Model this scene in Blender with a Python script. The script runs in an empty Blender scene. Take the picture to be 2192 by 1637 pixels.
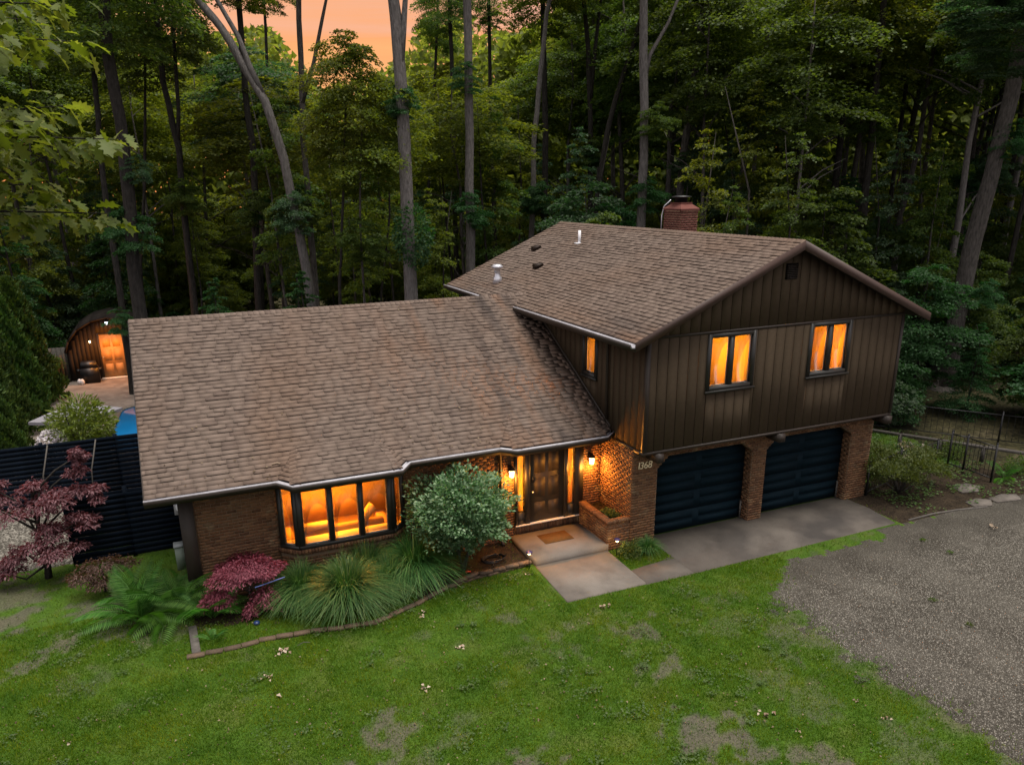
import bpy, bmesh, math, random
import numpy as np
from mathutils import Vector, Matrix

R = random.Random(7)
NR = np.random.RandomState(11)
SC = bpy.context.scene
COL = SC.collection

# ------------------------------------------------------------------ camera
cam_d = bpy.data.cameras.new('camera')
cam = bpy.data.objects.new('camera', cam_d); COL.objects.link(cam)
cam_d.sensor_width = 36.0
cam_d.lens = 1658.15 / 2192 * 36.0
cam_d.shift_x = 17.73 / 2192
cam_d.shift_y = 115.8 / 2192
cam_d.clip_end = 2000
pit, yaw, rol = math.radians(17.841), math.radians(23.152), math.radians(-0.703)
fw = Vector((math.sin(yaw)*math.cos(pit), math.cos(yaw)*math.cos(pit), -math.sin(pit)))
rt = Vector((math.cos(yaw), -math.sin(yaw), 0)); up = rt.cross(fw)
r2 = rt*math.cos(rol) + up*math.sin(rol); u2 = up*math.cos(rol) - rt*math.sin(rol)
cam.matrix_world = Matrix(((r2.x,u2.x,-fw.x,-10.436),(r2.y,u2.y,-fw.y,-15.517),(r2.z,u2.z,-fw.z,9.172),(0,0,0,1)))
SC.camera = cam
CAM = np.array([-10.436,-15.517,9.172])

# ------------------------------------------------------------------ sky, sun, exposure
W = bpy.data.worlds.new('World'); SC.world = W; W.use_nodes = True
nt = W.node_tree; nt.nodes.clear()
def N(t, k, **kw):
    n = t.nodes.new(k)
    for a, b in kw.items(): setattr(n, a, b)
    return n
out = N(nt,'ShaderNodeOutputWorld'); bg = N(nt,'ShaderNodeBackground')
sky = N(nt,'ShaderNodeTexSky', sky_type='NISHITA', sun_disc=False)
sky.sun_elevation = math.radians(5); sky.sun_rotation = math.radians(12); sky.air_density = 1.4; sky.dust_density = 2.5
tc = N(nt,'ShaderNodeTexCoord'); sep = N(nt,'ShaderNodeSeparateXYZ')
nt.links.new(tc.outputs['Generated'], sep.inputs[0])
# sunset veil of high cloud: orange low down, pale mauve grey overhead, the same all the way round
cl = N(nt,'ShaderNodeTexNoise'); cl.inputs['Scale'].default_value = 2.2; cl.inputs['Detail'].default_value = 5
mp = N(nt,'ShaderNodeMapping'); mp.inputs['Scale'].default_value = (1,1,16)
nt.links.new(tc.outputs['Generated'], mp.inputs[0]); nt.links.new(mp.outputs[0], cl.inputs['Vector'])
ad = N(nt,'ShaderNodeMath', operation='MULTIPLY_ADD'); ad.inputs[1].default_value = .34
nt.links.new(cl.outputs[0], ad.inputs[0])
sb = N(nt,'ShaderNodeMath', operation='SUBTRACT'); sb.inputs[1].default_value = .17
nt.links.new(sep.outputs[2], sb.inputs[0]); nt.links.new(sb.outputs[0], ad.inputs[2])
rp = N(nt,'ShaderNodeValToRGB'); nt.links.new(ad.outputs[0], rp.inputs[0])
def ramp(node, stops):
    e = node.color_ramp.elements
    while len(e) > 1: e.remove(e[-1])
    e[0].position = stops[0][0]; e[0].color = (*stops[0][1],1)
    for p, c in stops[1:]:
        q = e.new(p); q.color = (*c,1)
ramp(rp, [(0,(.64,.22,.07)),(.06,(.66,.26,.10)),(.10,(.62,.295,.125)),(.14,(.64,.265,.115)),(.18,(.60,.285,.17)),(.26,(.62,.33,.27)),(.42,(.62,.47,.45)),(.7,(.56,.54,.56)),(1,(.54,.54,.58))])
# away from the sunset the low sky is a pale lavender grey
re=N(nt,'ShaderNodeValToRGB'); nt.links.new(ad.outputs[0], re.inputs[0])
ramp(re,[(0,(.40,.37,.40)),(.2,(.50,.46,.48)),(.5,(.56,.53,.55)),(1,(.54,.54,.58))])
dt=N(nt,'ShaderNodeVectorMath',operation='DOT_PRODUCT'); nt.links.new(tc.outputs['Generated'],dt.inputs[0]); dt.inputs[1].default_value=(math.sin(math.radians(14)),math.cos(math.radians(14)),0)
az=N(nt,'ShaderNodeMapRange',interpolation_type='SMOOTHSTEP'); az.inputs[1].default_value=-.35; az.inputs[2].default_value=.75; nt.links.new(dt.outputs['Value'],az.inputs[0])
ew=N(nt,'ShaderNodeMix',data_type='RGBA'); nt.links.new(az.outputs[0],ew.inputs[0]); nt.links.new(re.outputs[0],ew.inputs[6]); nt.links.new(rp.outputs[0],ew.inputs[7])
mx = N(nt,'ShaderNodeMix', data_type='RGBA', blend_type='ADD'); mx.inputs[0].default_value = .0015
nt.links.new(ew.outputs[2], mx.inputs[6]); nt.links.new(sky.outputs[0], mx.inputs[7])
nt.links.new(mx.outputs[2], bg.inputs[0]); bg.inputs[1].default_value = .80
nt.links.new(bg.outputs[0], out.inputs[0])
sun_d = bpy.data.lights.new('sun','SUN'); sun_d.energy = 2.5; sun_d.angle = math.radians(40); sun_d.color = (1,.93,.84)
sun = bpy.data.objects.new('sun', sun_d); COL.objects.link(sun)
sun.rotation_euler = Vector((-.12,.10,-.98)).to_track_quat('-Z','Y').to_euler()
SC.view_settings.view_transform = 'Standard'; SC.view_settings.look = 'None'
SC.view_settings.exposure = 0.9; SC.view_settings.gamma = 1
SC.view_settings.use_curve_mapping = False
SC.render.engine = 'CYCLES'
SC.cycles.use_denoising = True
SC.cycles.max_bounces = 8; SC.cycles.diffuse_bounces = 5; SC.cycles.transparent_max_bounces = 8; SC.cycles.transmission_bounces = 4
SC.cycles.sample_clamp_indirect = 4.0
SC.cycles.caustics_reflective = False; SC.cycles.caustics_refractive = False

# ------------------------------------------------------------------ helpers
def mesh_np(name, V, F, mat=None, smooth=False):
    """F: (n,k) array of equal-sided faces, or list of index lists"""
    me = bpy.data.meshes.new(name)
    V = np.asarray(V, dtype=np.float32).reshape(-1,3)
    if isinstance(F, np.ndarray):
        k = F.shape[1]; n = len(F); li = F.ravel().astype(np.int32)
        ls = np.arange(0, n*k, k, dtype=np.int32)
    else:
        n = len(F); ln = np.array([len(f) for f in F], dtype=np.int32)
        li = np.array([i for f in F for i in f], dtype=np.int32)
        ls = np.concatenate([[0], np.cumsum(ln)[:-1]]).astype(np.int32)
    me.vertices.add(len(V)); me.vertices.foreach_set('co', V.ravel())
    me.loops.add(len(li)); me.loops.foreach_set('vertex_index', li)
    me.polygons.add(n); me.polygons.foreach_set('loop_start', ls)
    if smooth: me.polygons.foreach_set('use_smooth', np.ones(n, dtype=bool))
    me.update(calc_edges=True)
    if mat:
        for m in (mat if isinstance(mat,(list,tuple)) else [mat]): me.materials.append(m)
    return me

def link(name, data, parent=None, loc=None, **props):
    o = bpy.data.objects.new(name, data); COL.objects.link(o)
    if parent is not None: o.parent = parent
    if loc is not None: o.location = loc
    for k, v in props.items(): o[k] = v
    return o

def thing(name, label, cat, loc=(0,0,0), group=None, rz=0):
    o = link(name, None, None, loc, label=label, category=cat)
    o.rotation_euler.z = rz; o.empty_display_size = .1
    if group: o['group'] = group
    return o

class MB:
    """collects shapes of one mesh object"""
    def __init__(s): s.V=[]; s.F=[]; s.M=[]; s.m=0
    def poly(s, pts):
        b=len(s.V); s.V += [tuple(p) for p in pts]; s.F.append(list(range(b,b+len(pts)))); s.M.append(s.m)
    def prism(s, pts, ext):
        """closed prism: polygon pts pushed along ext"""
        n=len(pts); b=len(s.V); e=Vector(ext)
        s.V += [tuple(p) for p in pts] + [tuple(Vector(p)+e) for p in pts]
        fs=[list(range(b+n-1,b-1,-1)), list(range(b+n,b+2*n))]
        for i in range(n):
            j=(i+1)%n; fs.append([b+i,b+j,b+n+j,b+n+i])
        s.F += fs; s.M += [s.m]*len(fs)
    def box(s, x0,x1,y0,y1,z0,z1):
        s.prism([(x0,y0,z0),(x1,y0,z0),(x1,y1,z0),(x0,y1,z0)], (0,0,z1-z0))
    def obox(s, c, u, v, w, hu, hv, hw):
        c=Vector(c); u=Vector(u)*hu; v=Vector(v)*hv; w=Vector(w)*hw
        s.prism([c-u-v-w, c+u-v-w, c+u+v-w, c-u+v-w], w*2)
    def tube(s, pts, rad, n=8, cap=True):
        pts=[Vector(p) for p in pts]; b=len(s.V)
        if not hasattr(rad,'__len__'): rad=[rad]*len(pts)
        ref=None
        for i,p in enumerate(pts):
            d=(pts[min(i+1,len(pts)-1)]-pts[max(i-1,0)]).normalized()
            if ref is None or abs(ref.dot(d))>.95: ref=Vector((1,0,0)) if abs(d.x)<.8 else Vector((0,1,0))
            a=d.cross(ref).normalized(); c=d.cross(a)
            ref=-c if False else ref
            for k in range(n):
                t=2*math.pi*k/n
                s.V.append(tuple(p+(a*math.cos(t)+c*math.sin(t))*rad[i]))
        for i in range(len(pts)-1):
            for k in range(n):
                j=(k+1)%n
                s.F.append([b+i*n+k,b+i*n+j,b+(i+1)*n+j,b+(i+1)*n+k]); s.M.append(s.m)
        if cap:
            s.F.append([b+k for k in range(n)][::-1]); s.M.append(s.m)
            e=b+(len(pts)-1)*n; s.F.append([e+k for k in range(n)]); s.M.append(s.m)
    def lathe(s, prof, c=(0,0,0), n=16):
        b=len(s.V)
        for r,z in prof:
            for k in range(n):
                t=2*math.pi*k/n; s.V.append((c[0]+r*math.cos(t),c[1]+r*math.sin(t),c[2]+z))
        for i in range(len(prof)-1):
            for k in range(n):
                j=(k+1)%n
                s.F.append([b+i*n+k,b+i*n+j,b+(i+1)*n+j,b+(i+1)*n+k]); s.M.append(s.m)
        s.F.append([b+k for k in range(n)][::-1]); s.M.append(s.m)
        e=b+(len(prof)-1)*n; s.F.append([e+k for k in range(n)]); s.M.append(s.m)
    def mesh(s, name, mat, smooth=False):
        me=mesh_np(name, s.V, s.F, mat, smooth)
        if isinstance(mat,(list,tuple)) and len(mat)>1:
            me.polygons.foreach_set('material_index', np.array(s.M,dtype=np.int32))
        return me
    def obj(s, name, mat, parent=None, smooth=False, **props):
        return link(name, s.mesh(name,mat,smooth), parent, **props)

def clip_poly(poly, a, b, c):
    """keep the side a*u+b*v+c >= 0 of a convex polygon"""
    o=[]
    for i in range(len(poly)):
        p,q=poly[i],poly[(i+1)%len(poly)]
        dp=a*p[0]+b*p[1]+c; dq=a*q[0]+b*q[1]+c
        if dp>=0: o.append(p)
        if (dp>=0)!=(dq>=0):
            t=dp/(dp-dq); o.append((p[0]+(q[0]-p[0])*t, p[1]+(q[1]-p[1])*t))
    return o
def clip_convex(poly, region):
    """region: counter-clockwise convex polygon"""
    for i in range(len(region)):
        p,q=region[i],region[(i+1)%len(region)]
        a=-(q[1]-p[1]); b=q[0]-p[0]; c=-(a*p[0]+b*p[1])
        poly=clip_poly(poly,a,b,c)
        if len(poly)<3: return []
    return poly
def area2(poly):
    return abs(sum(poly[i][0]*poly[(i+1)%len(poly)][1]-poly[(i+1)%len(poly)][0]*poly[i][1] for i in range(len(poly))))/2

_g=[np.random.RandomState(s).rand(256,256) for s in range(6)]
def vnoise(x,y,k=0):
    g=_g[k]; xi=np.floor(x).astype(int); yi=np.floor(y).astype(int); fx=x-xi; fy=y-yi
    fx=fx*fx*(3-2*fx); fy=fy*fy*(3-2*fy)
    a=g[xi%256,yi%256]; b=g[(xi+1)%256,yi%256]; c=g[xi%256,(yi+1)%256]; d=g[(xi+1)%256,(yi+1)%256]
    return (a*(1-fx)+b*fx)*(1-fy)+(c*(1-fx)+d*fx)*fy
def fbm(x,y,k=0):
    return (vnoise(x,y,k)*.55+vnoise(x*2.1+7,y*2.1+3,k)*.28+vnoise(x*4.3+1,y*4.3+9,k)*.17)

# ------------------------------------------------------------------ materials
def new_mat(name):
    m=bpy.data.materials.new(name); m.use_nodes=True; t=m.node_tree
    return m, t, t.nodes['Principled BSDF']
def plain(name, col, rough=.6, metal=0, spec=.4, var=.12, scale=6, bump=0, bscale=60):
    """painted or solid surface with a little grain and wear"""
    m,t,b=new_mat(name)
    tcn=N(t,'ShaderNodeTexCoord'); n=N(t,'ShaderNodeTexNoise'); n.inputs['Scale'].default_value=scale; n.inputs['Detail'].default_value=6
    t.links.new(tcn.outputs['Object'], n.inputs['Vector'])
    r=N(t,'ShaderNodeValToRGB'); t.links.new(n.outputs[0], r.inputs[0])
    ramp(r,[(.25,tuple(c*(1-var) for c in col)),(.75,tuple(c*(1+var) for c in col))])
    t.links.new(r.outputs[0], b.inputs['Base Color'])
    b.inputs['Roughness'].default_value=rough; b.inputs['Metallic'].default_value=metal; b.inputs['Specular IOR Level'].default_value=spec
    if bump:
        n2=N(t,'ShaderNodeTexNoise'); n2.inputs['Scale'].default_value=bscale; n2.inputs['Detail'].default_value=4
        t.links.new(tcn.outputs['Object'], n2.inputs['Vector'])
        bp=N(t,'ShaderNodeBump'); bp.inputs['Strength'].default_value=bump; bp.inputs['Distance'].default_value=.02
        t.links.new(n2.outputs[0], bp.inputs['Height']); t.links.new(bp.outputs[0], b.inputs['Normal'])
    return m
def island_rand(t):
    g=N(t,'ShaderNodeNewGeometry'); oi=N(t,'ShaderNodeObjectInfo')
    a=N(t,'ShaderNodeMath',operation='ADD'); f=N(t,'ShaderNodeMath',operation='FRACT')
    t.links.new(g.outputs['Random Per Island'], a.inputs[0]); t.links.new(oi.outputs['Random'], a.inputs[1])
    t.links.new(a.outputs[0], f.inputs[0]); return f.outputs[0]
def pieces(name, stops, rough=.8, grain=.25, gscale=90, spec=.3, blot=None, world=True, mscale=3.0):
    """one colour per piece from a ramp, fine grain over it, and optional blotches of wear"""
    m,t,b=new_mat(name)
    r=N(t,'ShaderNodeValToRGB'); ramp(r,stops); t.links.new(island_rand(t), r.inputs[0])
    ge=N(t,'ShaderNodeNewGeometry')
    n=N(t,'ShaderNodeTexNoise'); n.inputs['Scale'].default_value=gscale; n.inputs['Detail'].default_value=3
    t.links.new(ge.outputs['Position'], n.inputs['Vector'])
    mr=N(t,'ShaderNodeMapRange'); mr.inputs[1].default_value=.3; mr.inputs[2].default_value=.7; mr.inputs[3].default_value=1-grain; mr.inputs[4].default_value=1+grain
    t.links.new(n.outputs[0], mr.inputs[0])
    mu=N(t,'ShaderNodeMix',data_type='RGBA',blend_type='MULTIPLY'); mu.inputs[0].default_value=1
    t.links.new(r.outputs[0], mu.inputs[6]); t.links.new(mr.outputs[0], mu.inputs[7])
    c=mu.outputs[2]
    for (bc,sc,lo,hi,st,amt,seed,*xr) in (blot or []):
        n2=N(t,'ShaderNodeTexNoise'); n2.inputs['Scale'].default_value=sc; n2.inputs['Detail'].default_value=5
        mpn=N(t,'ShaderNodeMapping'); mpn.inputs['Scale'].default_value=st; mpn.inputs['Location'].default_value=(seed,seed*2,0)
        t.links.new(ge.outputs['Position'], mpn.inputs[0]); t.links.new(mpn.outputs[0], n2.inputs['Vector'])
        m2=N(t,'ShaderNodeMapRange'); m2.inputs[1].default_value=lo; m2.inputs[2].default_value=hi; m2.inputs[4].default_value=amt
        t.links.new(n2.outputs[0], m2.inputs[0])
        fo=m2.outputs[0]
        if xr:
            sx=N(t,'ShaderNodeSeparateXYZ'); t.links.new(ge.outputs['Position'], sx.inputs[0])
            for (a0,a1) in xr:
                g=N(t,'ShaderNodeMapRange'); g.inputs[1].default_value=a0; g.inputs[2].default_value=a1; t.links.new(sx.outputs[0], g.inputs[0])
                mq=N(t,'ShaderNodeMath',operation='MULTIPLY'); t.links.new(fo,mq.inputs[0]); t.links.new(g.outputs[0],mq.inputs[1]); fo=mq.outputs[0]
        x=N(t,'ShaderNodeMix',data_type='RGBA'); t.links.new(fo, x.inputs[0]); t.links.new(c, x.inputs[6]); x.inputs[7].default_value=(*bc,1); c=x.outputs[2]
    t.links.new(c, b.inputs['Base Color']); b.inputs['Roughness'].default_value=rough; b.inputs['Specular IOR Level'].default_value=spec
    bp=N(t,'ShaderNodeBump'); bp.inputs['Strength'].default_value=.35; bp.inputs['Distance'].default_value=.006
    t.links.new(n.outputs[0], bp.inputs['Height']); t.links.new(bp.outputs[0], b.inputs['Normal'])
    return m
def leaf_mat(name, stops, trans=.35, rough=.55, tcol=None, spec=.35):
    m,t,b=new_mat(name)
    r=N(t,'ShaderNodeValToRGB'); ramp(r,stops); t.links.new(island_rand(t), r.inputs[0])
    oi=N(t,'ShaderNodeObjectInfo'); hs=N(t,'ShaderNodeHueSaturation')
    mh=N(t,'ShaderNodeMapRange'); mh.inputs[3].default_value=.485; mh.inputs[4].default_value=.515; t.links.new(oi.outputs['Random'], mh.inputs[0])
    mv=N(t,'ShaderNodeMapRange'); mv.inputs[3].default_value=.8; mv.inputs[4].default_value=1.2; t.links.new(oi.outputs['Random'], mv.inputs[0])
    t.links.new(mh.outputs[0], hs.inputs['Hue']); t.links.new(mv.outputs[0], hs.inputs['Value']); t.links.new(r.outputs[0], hs.inputs['Color'])
    t.links.new(hs.outputs[0], b.inputs['Base Color']); b.inputs['Roughness'].default_value=rough; b.inputs['Specular IOR Level'].default_value=spec
    tr=N(t,'ShaderNodeBsdfTranslucent')
    mt=N(t,'ShaderNodeMix',data_type='RGBA',blend_type='MULTIPLY'); mt.inputs[0].default_value=1
    t.links.new(hs.outputs[0], mt.inputs[6]); mt.inputs[7].default_value=(*(tcol or (1.6,1.5,.5)),1); t.links.new(mt.outputs[2], tr.inputs[0])
    ms=N(t,'ShaderNodeMixShader'); ms.inputs[0].default_value=trans
    t.links.new(b.outputs[0], ms.inputs[1]); t.links.new(tr.outputs[0], ms.inputs[2])
    t.links.new(ms.outputs[0], t.nodes['Material Output'].inputs[0])
    return m
def patchy(m, cols, scale):
    """broad drifts of differently coloured turf over a leaf material"""
    t=m.node_tree; hs=[n for n in t.nodes if n.type=='HUE_SAT'][0]
    ge=N(t,'ShaderNodeNewGeometry'); n=N(t,'ShaderNodeTexNoise'); n.inputs['Scale'].default_value=scale; n.inputs['Detail'].default_value=5; n.inputs['Roughness'].default_value=.65
    t.links.new(ge.outputs['Position'], n.inputs['Vector']); r=N(t,'ShaderNodeValToRGB'); ramp(r,cols); t.links.new(n.outputs[0], r.inputs[0])
    mu=N(t,'ShaderNodeMix',data_type='RGBA',blend_type='MULTIPLY'); mu.inputs[0].default_value=1
    src=hs.inputs['Color'].links[0].from_socket; t.links.new(src, mu.inputs[6]); t.links.new(r.outputs[0], mu.inputs[7]); t.links.new(mu.outputs[2], hs.inputs['Color'])
    return m
def bark_mat(name, c0, c1, zs=.25):
    m,t,b=new_mat(name)
    ge=N(t,'ShaderNodeNewGeometry'); mpn=N(t,'ShaderNodeMapping'); mpn.inputs['Scale'].default_value=(9,9,9*zs)
    t.links.new(ge.outputs['Position'], mpn.inputs[0])
    n=N(t,'ShaderNodeTexNoise'); n.inputs['Scale'].default_value=1.6; n.inputs['Detail'].default_value=8; n.inputs['Roughness'].default_value=.65
    t.links.new(mpn.outputs[0], n.inputs['Vector'])
    r=N(t,'ShaderNodeValToRGB'); ramp(r,[(.3,c0),(.7,c1)]); t.links.new(n.outputs[0], r.inputs[0])
    t.links.new(r.outputs[0], b.inputs['Base Color']); b.inputs['Roughness'].default_value=.9; b.inputs['Specular IOR Level'].default_value=.15
    bp=N(t,'ShaderNodeBump'); bp.inputs['Strength'].default_value=1; bp.inputs['Distance'].default_value=.07
    t.links.new(n.outputs[0], bp.inputs['Height']); t.links.new(bp.outputs[0], b.inputs['Normal'])
    return m
def glow(name, col, s):
    m,t,b=new_mat(name); b.inputs['Base Color'].default_value=(*col,1)
    b.inputs['Emission Color'].default_value=(*col,1); b.inputs['Emission Strength'].default_value=s
    return m
def glass_mat(name, tint=(1,1,1), refl=.5):
    m,t,b=new_mat(name); t.nodes.remove(b)
    a=N(t,'ShaderNodeBsdfTransparent'); a.inputs[0].default_value=(*tint,1); g=N(t,'ShaderNodeBsdfGlossy'); g.inputs['Roughness'].default_value=.02
    fr=N(t,'ShaderNodeFresnel'); mm=N(t,'ShaderNodeMath',operation='MULTIPLY'); mm.inputs[1].default_value=refl
    ms=N(t,'ShaderNodeMixShader'); t.links.new(fr.outputs[0], mm.inputs[0]); t.links.new(mm.outputs[0], ms.inputs[0])
    t.links.new(a.outputs[0], ms.inputs[1]); t.links.new(g.outputs[0], ms.inputs[2]); t.links.new(ms.outputs[0], t.nodes['Material Output'].inputs[0])
    return m
def ground_mat(name, stops, scale=3, fine=60, bump=.5, dirt=None, finev=.35, bdist=.02):
    """stops: broad noise colours; dirt: colour mixed in by the mesh attribute 'bare'"""
    m,t,b=new_mat(name); ge=N(t,'ShaderNodeNewGeometry')
    n=N(t,'ShaderNodeTexNoise'); n.inputs['Scale'].default_value=scale; n.inputs['Detail'].default_value=6; t.links.new(ge.outputs['Position'], n.inputs['Vector'])
    r=N(t,'ShaderNodeValToRGB'); ramp(r,stops); t.links.new(n.outputs[0], r.inputs[0]); c=r.outputs[0]
    if dirt:
        at=N(t,'ShaderNodeAttribute'); at.attribute_name='bare'
        x=N(t,'ShaderNodeMix',data_type='RGBA'); t.links.new(at.outputs['Fac'], x.inputs[0]); t.links.new(c,x.inputs[6]); x.inputs[7].default_value=(*dirt,1); c=x.outputs[2]
    v=N(t,'ShaderNodeTexVoronoi'); v.inputs['Scale'].default_value=fine; t.links.new(ge.outputs['Position'], v.inputs['Vector'])
    sp=N(t,'ShaderNodeSeparateColor'); t.links.new(v.outputs['Color'], sp.inputs[0])
    mr=N(t,'ShaderNodeMapRange'); mr.inputs[3].default_value=1-finev; mr.inputs[4].default_value=1+finev; t.links.new(sp.outputs[0], mr.inputs[0])
    mu=N(t,'ShaderNodeMix',data_type='RGBA',blend_type='MULTIPLY'); mu.inputs[0].default_value=1; t.links.new(c,mu.inputs[6]); t.links.new(mr.outputs[0],mu.inputs[7])
    t.links.new(mu.outputs[2], b.inputs['Base Color']); b.inputs['Roughness'].default_value=.95; b.inputs['Specular IOR Level'].default_value=.15
    bp=N(t,'ShaderNodeBump'); bp.inputs['Strength'].default_value=bump; bp.inputs['Distance'].default_value=bdist; bp.invert=True
    t.links.new(v.outputs['Distance'], bp.inputs['Height']); t.links.new(bp.outputs[0], b.inputs['Normal'])
    return m

M={}
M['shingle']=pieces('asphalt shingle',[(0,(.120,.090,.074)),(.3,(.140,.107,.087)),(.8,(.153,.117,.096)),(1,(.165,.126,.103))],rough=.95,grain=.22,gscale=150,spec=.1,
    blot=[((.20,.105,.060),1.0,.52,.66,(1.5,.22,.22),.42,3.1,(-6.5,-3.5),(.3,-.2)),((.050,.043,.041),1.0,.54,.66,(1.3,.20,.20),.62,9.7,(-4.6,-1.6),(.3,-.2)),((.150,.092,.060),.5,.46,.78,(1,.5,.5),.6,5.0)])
M['butt']=plain('shingle butt edge',(.022,.017,.016),.95,spec=.05)
M['roof_felt']=plain('roof underlay',(.022,.018,.016),.95,spec=.1)
M['brick']=pieces('brick',[(0,(.085,.042,.023)),(.4,(.135,.066,.033)),(.75,(.170,.088,.044)),(1,(.118,.069,.039))],rough=.9,grain=.3,gscale=50,spec=.2,
    blot=[((.25,.185,.105),2.4,.58,.68,(1,1,1),.6,1.3)])
M['brick_red']=pieces('chimney brick',[(0,(.105,.036,.028)),(1,(.135,.047,.036))],rough=.9,grain=.2,gscale=60)
M['mortar']=plain('mortar',(.165,.118,.078),.95,spec=.1,bump=.3)
M['siding']=pieces('brown stained siding',[(0,(.066,.0490,.0325)),(1,(.076,.0565,.0375))],rough=.95,grain=.06,gscale=9,spec=.04)
M['groove']=plain('siding groove',(.006,.0045,.0035),.9,spec=.1)
M['trim']=plain('brown trim paint',(.029,.021,.016),.55,spec=.4)
M['fascia']=plain('reddish brown fascia paint',(.055,.032,.025),.55,spec=.4)
M['soffit']=plain('soffit paint',(.045,.033,.026),.7)
M['frame']=plain('dark bronze window frame',(.022,.021,.018),.45,spec=.5)
M['door']=plain('dark olive door paint',(.050,.037,.022),.6,spec=.5,var=.06)
M['navy']=plain('navy door paint',(.0040,.0125,.0190),.7,spec=.08,var=.1)
M['navy_fence']=plain('navy fence stain',(.0032,.0064,.0125),.8,spec=.08,var=.3,scale=4)
M['galv']=plain('weathered white gutter metal',(.40,.39,.42),.55,metal=.0,spec=.5,var=.25,scale=9)
M['steel']=plain('galvanised flue metal',(.62,.62,.66),.3,metal=.6,spec=.5,var=.15)
M['pvc']=plain('white vent pipe',(.75,.75,.78),.4)
M['black']=plain('black metal',(.008,.008,.009),.45,spec=.5)
M['darkbrown']=plain('dark bronze lantern metal',(.02,.012,.008),.5,metal=.5)
M['concrete']=None
M['glass']=glass_mat('window glass')
M['lantern_glass']=glow('lit lantern glass',(1,.62,.25),9)
M['bulb']=glow('lit bulb',(1,.75,.4),40)
M['room']=plain('warm painted room wall',(.70,.60,.46),.8,var=.05)
M['room_lo']=plain('tan wainscot',(.52,.38,.24),.8,var=.08)
M['wood_floor']=plain('oak floor',(.42,.26,.13),.5,var=.2,scale=3)
M['cream']=plain('cream fabric',(.75,.62,.40),.9,var=.08)
M['sofa']=plain('tan sofa fabric',(.42,.27,.13),.9,var=.1)
M['whitepaint']=plain('white sill paint',(.8,.78,.72),.5,var=.04)
M['mat']=plain('coir doormat',(.16,.085,.03),.95,var=.3,scale=120,bump=.6,bscale=300,spec=.05)
M['stone']=plain('grey flagstone',(.12,.105,.09),.9,var=.3,scale=5,bump=.5,bscale=18)
M['edging']=pieces('weathered edging brick',[(0,(.075,.054,.038)),(1,(.135,.092,.062))],rough=.95,grain=.3,gscale=40)
M['wood_rail']=plain('grey weathered rail',(.085,.076,.066),.85,var=.3,scale=12)
M['bark_light']=bark_mat('grey bark',(.085,.077,.072),(.215,.198,.186))
M['bark_dark']=bark_mat('dark bark',(.016,.0145,.013),(.056,.050,.044))
M['bark_mid']=bark_mat('brown bark',(.034,.031,.028),(.125,.112,.100))
G3=lambda a,b,c:[(0,a),(.5,b),(1,c)]
M['leaf_green']=leaf_mat('green forest leaf',G3((.042,.084,.018),(.070,.122,.025),(.11,.165,.038)),.52)
M['leaf_yellow']=leaf_mat('yellow green forest leaf',G3((.072,.112,.018),(.112,.160,.026),(.165,.205,.040)),.58,tcol=(1.7,1.5,.4))  # yellow green carries the lit glow of distant foliage in its colour
M['leaf_dark']=leaf_mat('deep green leaf',G3((.023,.068,.020),(.036,.098,.030),(.056,.132,.044)),.42,tcol=(1.0,1.5,.6))
M['leaf_blue']=leaf_mat('blue green leaf',G3((.036,.076,.036),(.062,.112,.055),(.10,.152,.080)),.42,tcol=(1,1.5,.7))
M['leaf_pale']=leaf_mat('leaf with painted pale dapples',[(0,(.03,.06,.02)),(.62,(.05,.085,.03)),(.66,(.36,.30,.27)),(1,(.52,.44,.40))],.3)  # pale share of the leaves paints sun-dappled highlights into the colour
M['leaf_oak']=leaf_mat('oak leaf',G3((.065,.090,.012),(.12,.15,.024),(.19,.21,.06)),.5,tcol=(1.5,1.5,.4))
M['leaf_shrub']=leaf_mat('grey green shrub leaf',G3((.050,.13,.052),(.12,.23,.105),(.28,.40,.24)),.25,rough=.5,tcol=(1,1.6,.7))  # palest leaf tone paints the highlights caught by the upper leaves
M['leaf_bush']=leaf_mat('light green bush leaf',G3((.050,.085,.018),(.085,.125,.028),(.12,.16,.045)),.35)
M['leaf_red']=leaf_mat('red maple leaf',G3((.095,.034,.038),(.18,.075,.080),(.32,.165,.175)),.35,tcol=(1.7,.8,.7))
M['leaf_pink']=leaf_mat('pink weeping maple leaf',G3((.10,.020,.038),(.18,.040,.070),(.28,.085,.125)),.3,tcol=(1.7,.7,.8))
M['fern']=leaf_mat('fern frond',G3((.045,.13,.020),(.075,.185,.030),(.11,.23,.045)),.45,tcol=(1.1,1.6,.5))
M['fountain']=leaf_mat('fountain grass blade',[(0,(.020,.078,.018)),(.5,(.048,.140,.030)),(.82,(.10,.20,.048)),(1,(.20,.28,.10))],.32,tcol=(1.2,1.5,.6))
M['blade']=leaf_mat('lawn blade',G3((.054,.112,.004),(.092,.160,.007),(.150,.198,.014)),.38,rough=.7,tcol=(1.1,1.5,.4),spec=.15)
patchy(M['blade'],[(.28,(.42,.58,.8)),(.42,(.80,.90,1)),(.56,(1.1,1.02,.9)),(.72,(1.7,1.22,1.0))],1.0)
M['arbor']=leaf_mat('arborvitae spray',G3((.026,.066,.012),(.048,.100,.016),(.085,.14,.024)),.25)
M['bamboo']=leaf_mat('yellow green feathery leaf',G3((.08,.12,.020),(.12,.17,.035),(.19,.23,.06)),.35)
M['white_flower']=plain('white petals',(.62,.58,.60),.7)
M['dead_leaf']=pieces('bleached fallen leaf',[(0,(.17,.11,.07)),(.6,(.30,.23,.16)),(1,(.46,.38,.30))],rough=.9,grain=.2,gscale=60)
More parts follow.
